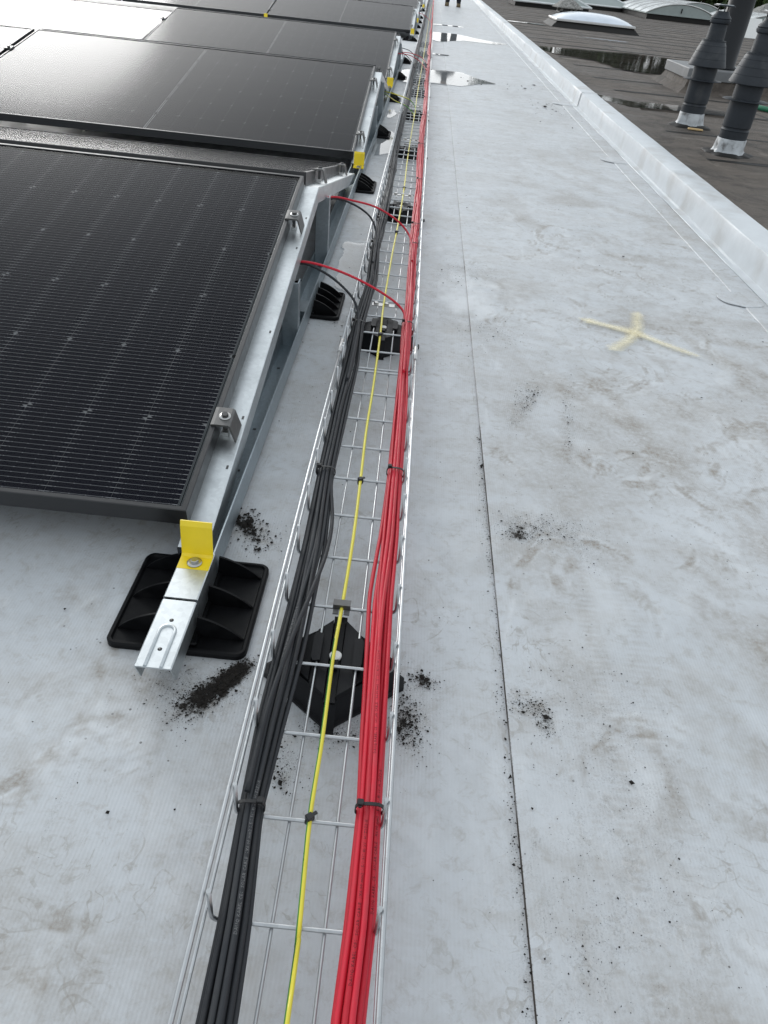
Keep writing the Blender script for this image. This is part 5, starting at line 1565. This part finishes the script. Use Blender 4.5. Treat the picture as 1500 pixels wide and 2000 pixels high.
# ------------------------------------------------------------------ person on the walkway
def person():
    t = empty('person', (0.50, 21.9, 0.0035)); tag(t, 'distant person in dark work clothes and boots, only the lower legs in view', 'person')
    verts = [(0, 0, 0.95), (0, 0.01, 1.12), (0, 0.015, 1.32), (0, 0.01, 1.44), (0, 0.0, 1.54), (0, -0.01, 1.62), (0, -0.01, 1.72),
             (0.10, 0, 0.90), (0.13, -0.015, 0.50), (0.14, 0.01, 0.09), (0.15, -0.13, 0.045),
             (-0.10, 0, 0.90), (-0.13, -0.015, 0.50), (-0.135, 0.01, 0.09), (-0.155, -0.13, 0.045),
             (0.19, 0.01, 1.40), (0.27, 0.02, 1.14), (0.24, -0.14, 0.98), (0.20, -0.20, 0.95),
             (-0.19, 0.01, 1.40), (-0.27, 0.02, 1.14), (-0.24, -0.14, 0.98), (-0.20, -0.20, 0.95)]
    edges = [(0, 1), (1, 2), (2, 3), (3, 4), (4, 5), (5, 6), (0, 7), (7, 8), (8, 9), (9, 10), (0, 11), (11, 12), (12, 13), (13, 14), (3, 15), (15, 16), (16, 17), (17, 18), (3, 19), (19, 20), (20, 21), (21, 22)]
    rad = [(0.17, 0.12), (0.17, 0.115), (0.19, 0.125), (0.13, 0.09), (0.062, 0.062), (0.085, 0.095), (0.075, 0.085),
           (0.095, 0.1), (0.075, 0.08), (0.058, 0.06), (0.045, 0.042), (0.095, 0.1), (0.075, 0.08), (0.058, 0.06), (0.045, 0.042),
           (0.08, 0.08), (0.055, 0.055), (0.045, 0.045), (0.035, 0.04), (0.08, 0.08), (0.055, 0.055), (0.045, 0.045), (0.035, 0.04)]
    me = bpy.data.meshes.new('body'); me.from_pydata(verts, edges, [])
    me.materials.append(simple('dark_work_clothes', (0.012, 0.013, 0.017), 0.85, 0, 0.2, 0.3, 12))
    o = link_mesh('body', me, t)
    sk = o.modifiers.new('skin', 'SKIN'); sk.use_smooth_shade = True
    for i, r in enumerate(rad): me.skin_vertices[0].data[i].radius = r
    me.skin_vertices[0].data[0].use_root = True
    ss = o.modifiers.new('sub', 'SUBSURF'); ss.levels = 2; ss.render_levels = 2
    boot = simple('tan_work_boots', (0.13, 0.10, 0.055), 0.7, 0, 0.3, 0.3, 30)
    for s in (-1, 1):
        m = MB(); P = []
        for k, (y, w, h) in enumerate([(0.085, 0.036, 0.11), (0.05, 0.045, 0.14), (-0.02, 0.046, 0.13), (-0.09, 0.05, 0.085), (-0.16, 0.05, 0.065), (-0.20, 0.036, 0.05)]):
            P += [(s * 0.143 - w, y, 0.0), (s * 0.143 + w, y, 0.0), (s * 0.143 + w, y, h * 0.6), (s * 0.143 + w * 0.6, y, h), (s * 0.143 - w * 0.6, y, h), (s * 0.143 - w, y, h * 0.6)]
        fs = [(k * 6 + i, k * 6 + (i + 1) % 6, k * 6 + 6 + (i + 1) % 6, k * 6 + 6 + i) for k in range(5) for i in range(6)] + [(5, 4, 3, 2, 1, 0), tuple(range(30, 36))]
        m.add(P, fs, 0, True); m.build('boot', boot, t)
    skin = simple('skin', (0.45, 0.28, 0.2), 0.6, 0, 0.3, 0.1, 20)
    m = MB(); m.lathe([(0.02, 1.60), (0.06, 1.615), (0.082, 1.66), (0.088, 1.71), (0.07, 1.75)], 16, 0, 0, -0.025); m.build('face', skin, t)
    m = MB(); m.lathe([(0.125, 1.735), (0.13, 1.74), (0.112, 1.76), (0.10, 1.81), (0.06, 1.845), (0.01, 1.855)], 20, 0, 0, -0.01); m.build('hard_hat', MT['white'], t)
    return t
person()

# ------------------------------------------------------------------ trees beyond the roof
def leaf_mat(name, a, b):
    k = NT(name); k.setp(rough=0.6, spec=0.3)
    oi = k.n('ShaderNodeNewGeometry')
    k.color(k.mix(oi.outputs['Random Per Island'], a, b))
    return k.mat
LEAF = [leaf_mat('dark_leaves', (0.018, 0.035, 0.012), (0.055, 0.085, 0.025)), leaf_mat('mid_leaves', (0.03, 0.055, 0.018), (0.08, 0.115, 0.04))]
BARK = simple('bark', (0.09, 0.07, 0.05), 0.9, 0, 0.2, 0.3, 10)
def tree_meshes(seed, H, W, mat):
    rs = np.random.default_rng(seed)
    lob = [(rs.normal(0, W * 0.30, 3) * (1, 1, 0) + (0, 0, rs.uniform(H * 0.35, H * 0.92))) for _ in range(26)]
    V, F = [], []
    for c in lob:
        rad = W * rs.uniform(0.14, 0.30) * (1.15 - 0.5 * c[2] / H)
        n = 420
        d = rs.normal(0, 1, (n, 3)); d /= np.linalg.norm(d, axis=1)[:, None]
        p = c + d * rad * rs.uniform(0.55, 1.05, (n, 1)) * (1, 1, 0.8)
        a = rs.normal(0, 1, (n, 3)); a /= np.linalg.norm(a, axis=1)[:, None]
        b = np.cross(a, d); b /= np.linalg.norm(b, axis=1)[:, None] + 1e-9
        s = rs.uniform(0.09, 0.20, (n, 1))
        b0 = len(V)
        q = np.stack([p - a * s, p + b * s * 0.6, p + a * s, p - b * s * 0.6], 1).reshape(-1, 3)
        V += q.tolist(); F += [(b0 + 4 * i, b0 + 4 * i + 1, b0 + 4 * i + 2, b0 + 4 * i + 3) for i in range(n)]
    me = bpy.data.meshes.new('crown'); me.from_pydata(V, [], F); me.materials.append(mat)
    m = MB()
    m.tube(spline([(0, 0, 0), (0.1, 0, H * 0.3), (0.0, 0.1, H * 0.6), (0.1, 0, H * 0.9)], 14), np.linspace(0.28, 0.05, 14), 8)
    for c in lob[:9]: m.tube(spline([(0.03, 0, min(c[2], H * 0.5) * 0.75), tuple((c + np.array((0, 0, c[2] * 0.8))) / 2), tuple(c)], 8), np.linspace(0.11, 0.03, 8), 6)
    return me, m.mesh('trunk', BARK, fix=False)
TV = [tree_meshes(3, 15.5, 8.5, LEAF[0]), tree_meshes(8, 14.0, 8.0, LEAF[1])]
tlab = ['dark tree left of the white barrel vault, beyond the far roof edge', 'dense dark tree behind the nearest barrel vault', 'dark tree above the middle barrel vault beyond the roof', 'dark green tree just left of the thick black stack', 'paler green tree right of the thick black stack', 'paler tree at the top right corner of the picture', 'dark tree farthest left beyond the roof edge']
for i, (az, dist, v, rz) in enumerate([(11.0, 66, 0, 0.3), (14.0, 64, 0, 1.7), (16.2, 67, 0, 3.1), (18.0, 63, 0, 4.2), (20.8, 66, 1, 0.9), (23.6, 63, 1, 2.6), (8.0, 70, 0, 5.2)]):
    t = empty('deciduous_tree', (dist * math.sin(math.radians(az)), dist * math.cos(math.radians(az)), -7), (0, 0, rz))
    tag(t, tlab[i], 'tree', 'trees beyond the far roof edge')
    link_mesh('crown', TV[v][0], t); link_mesh('trunk', TV[v][1], t)
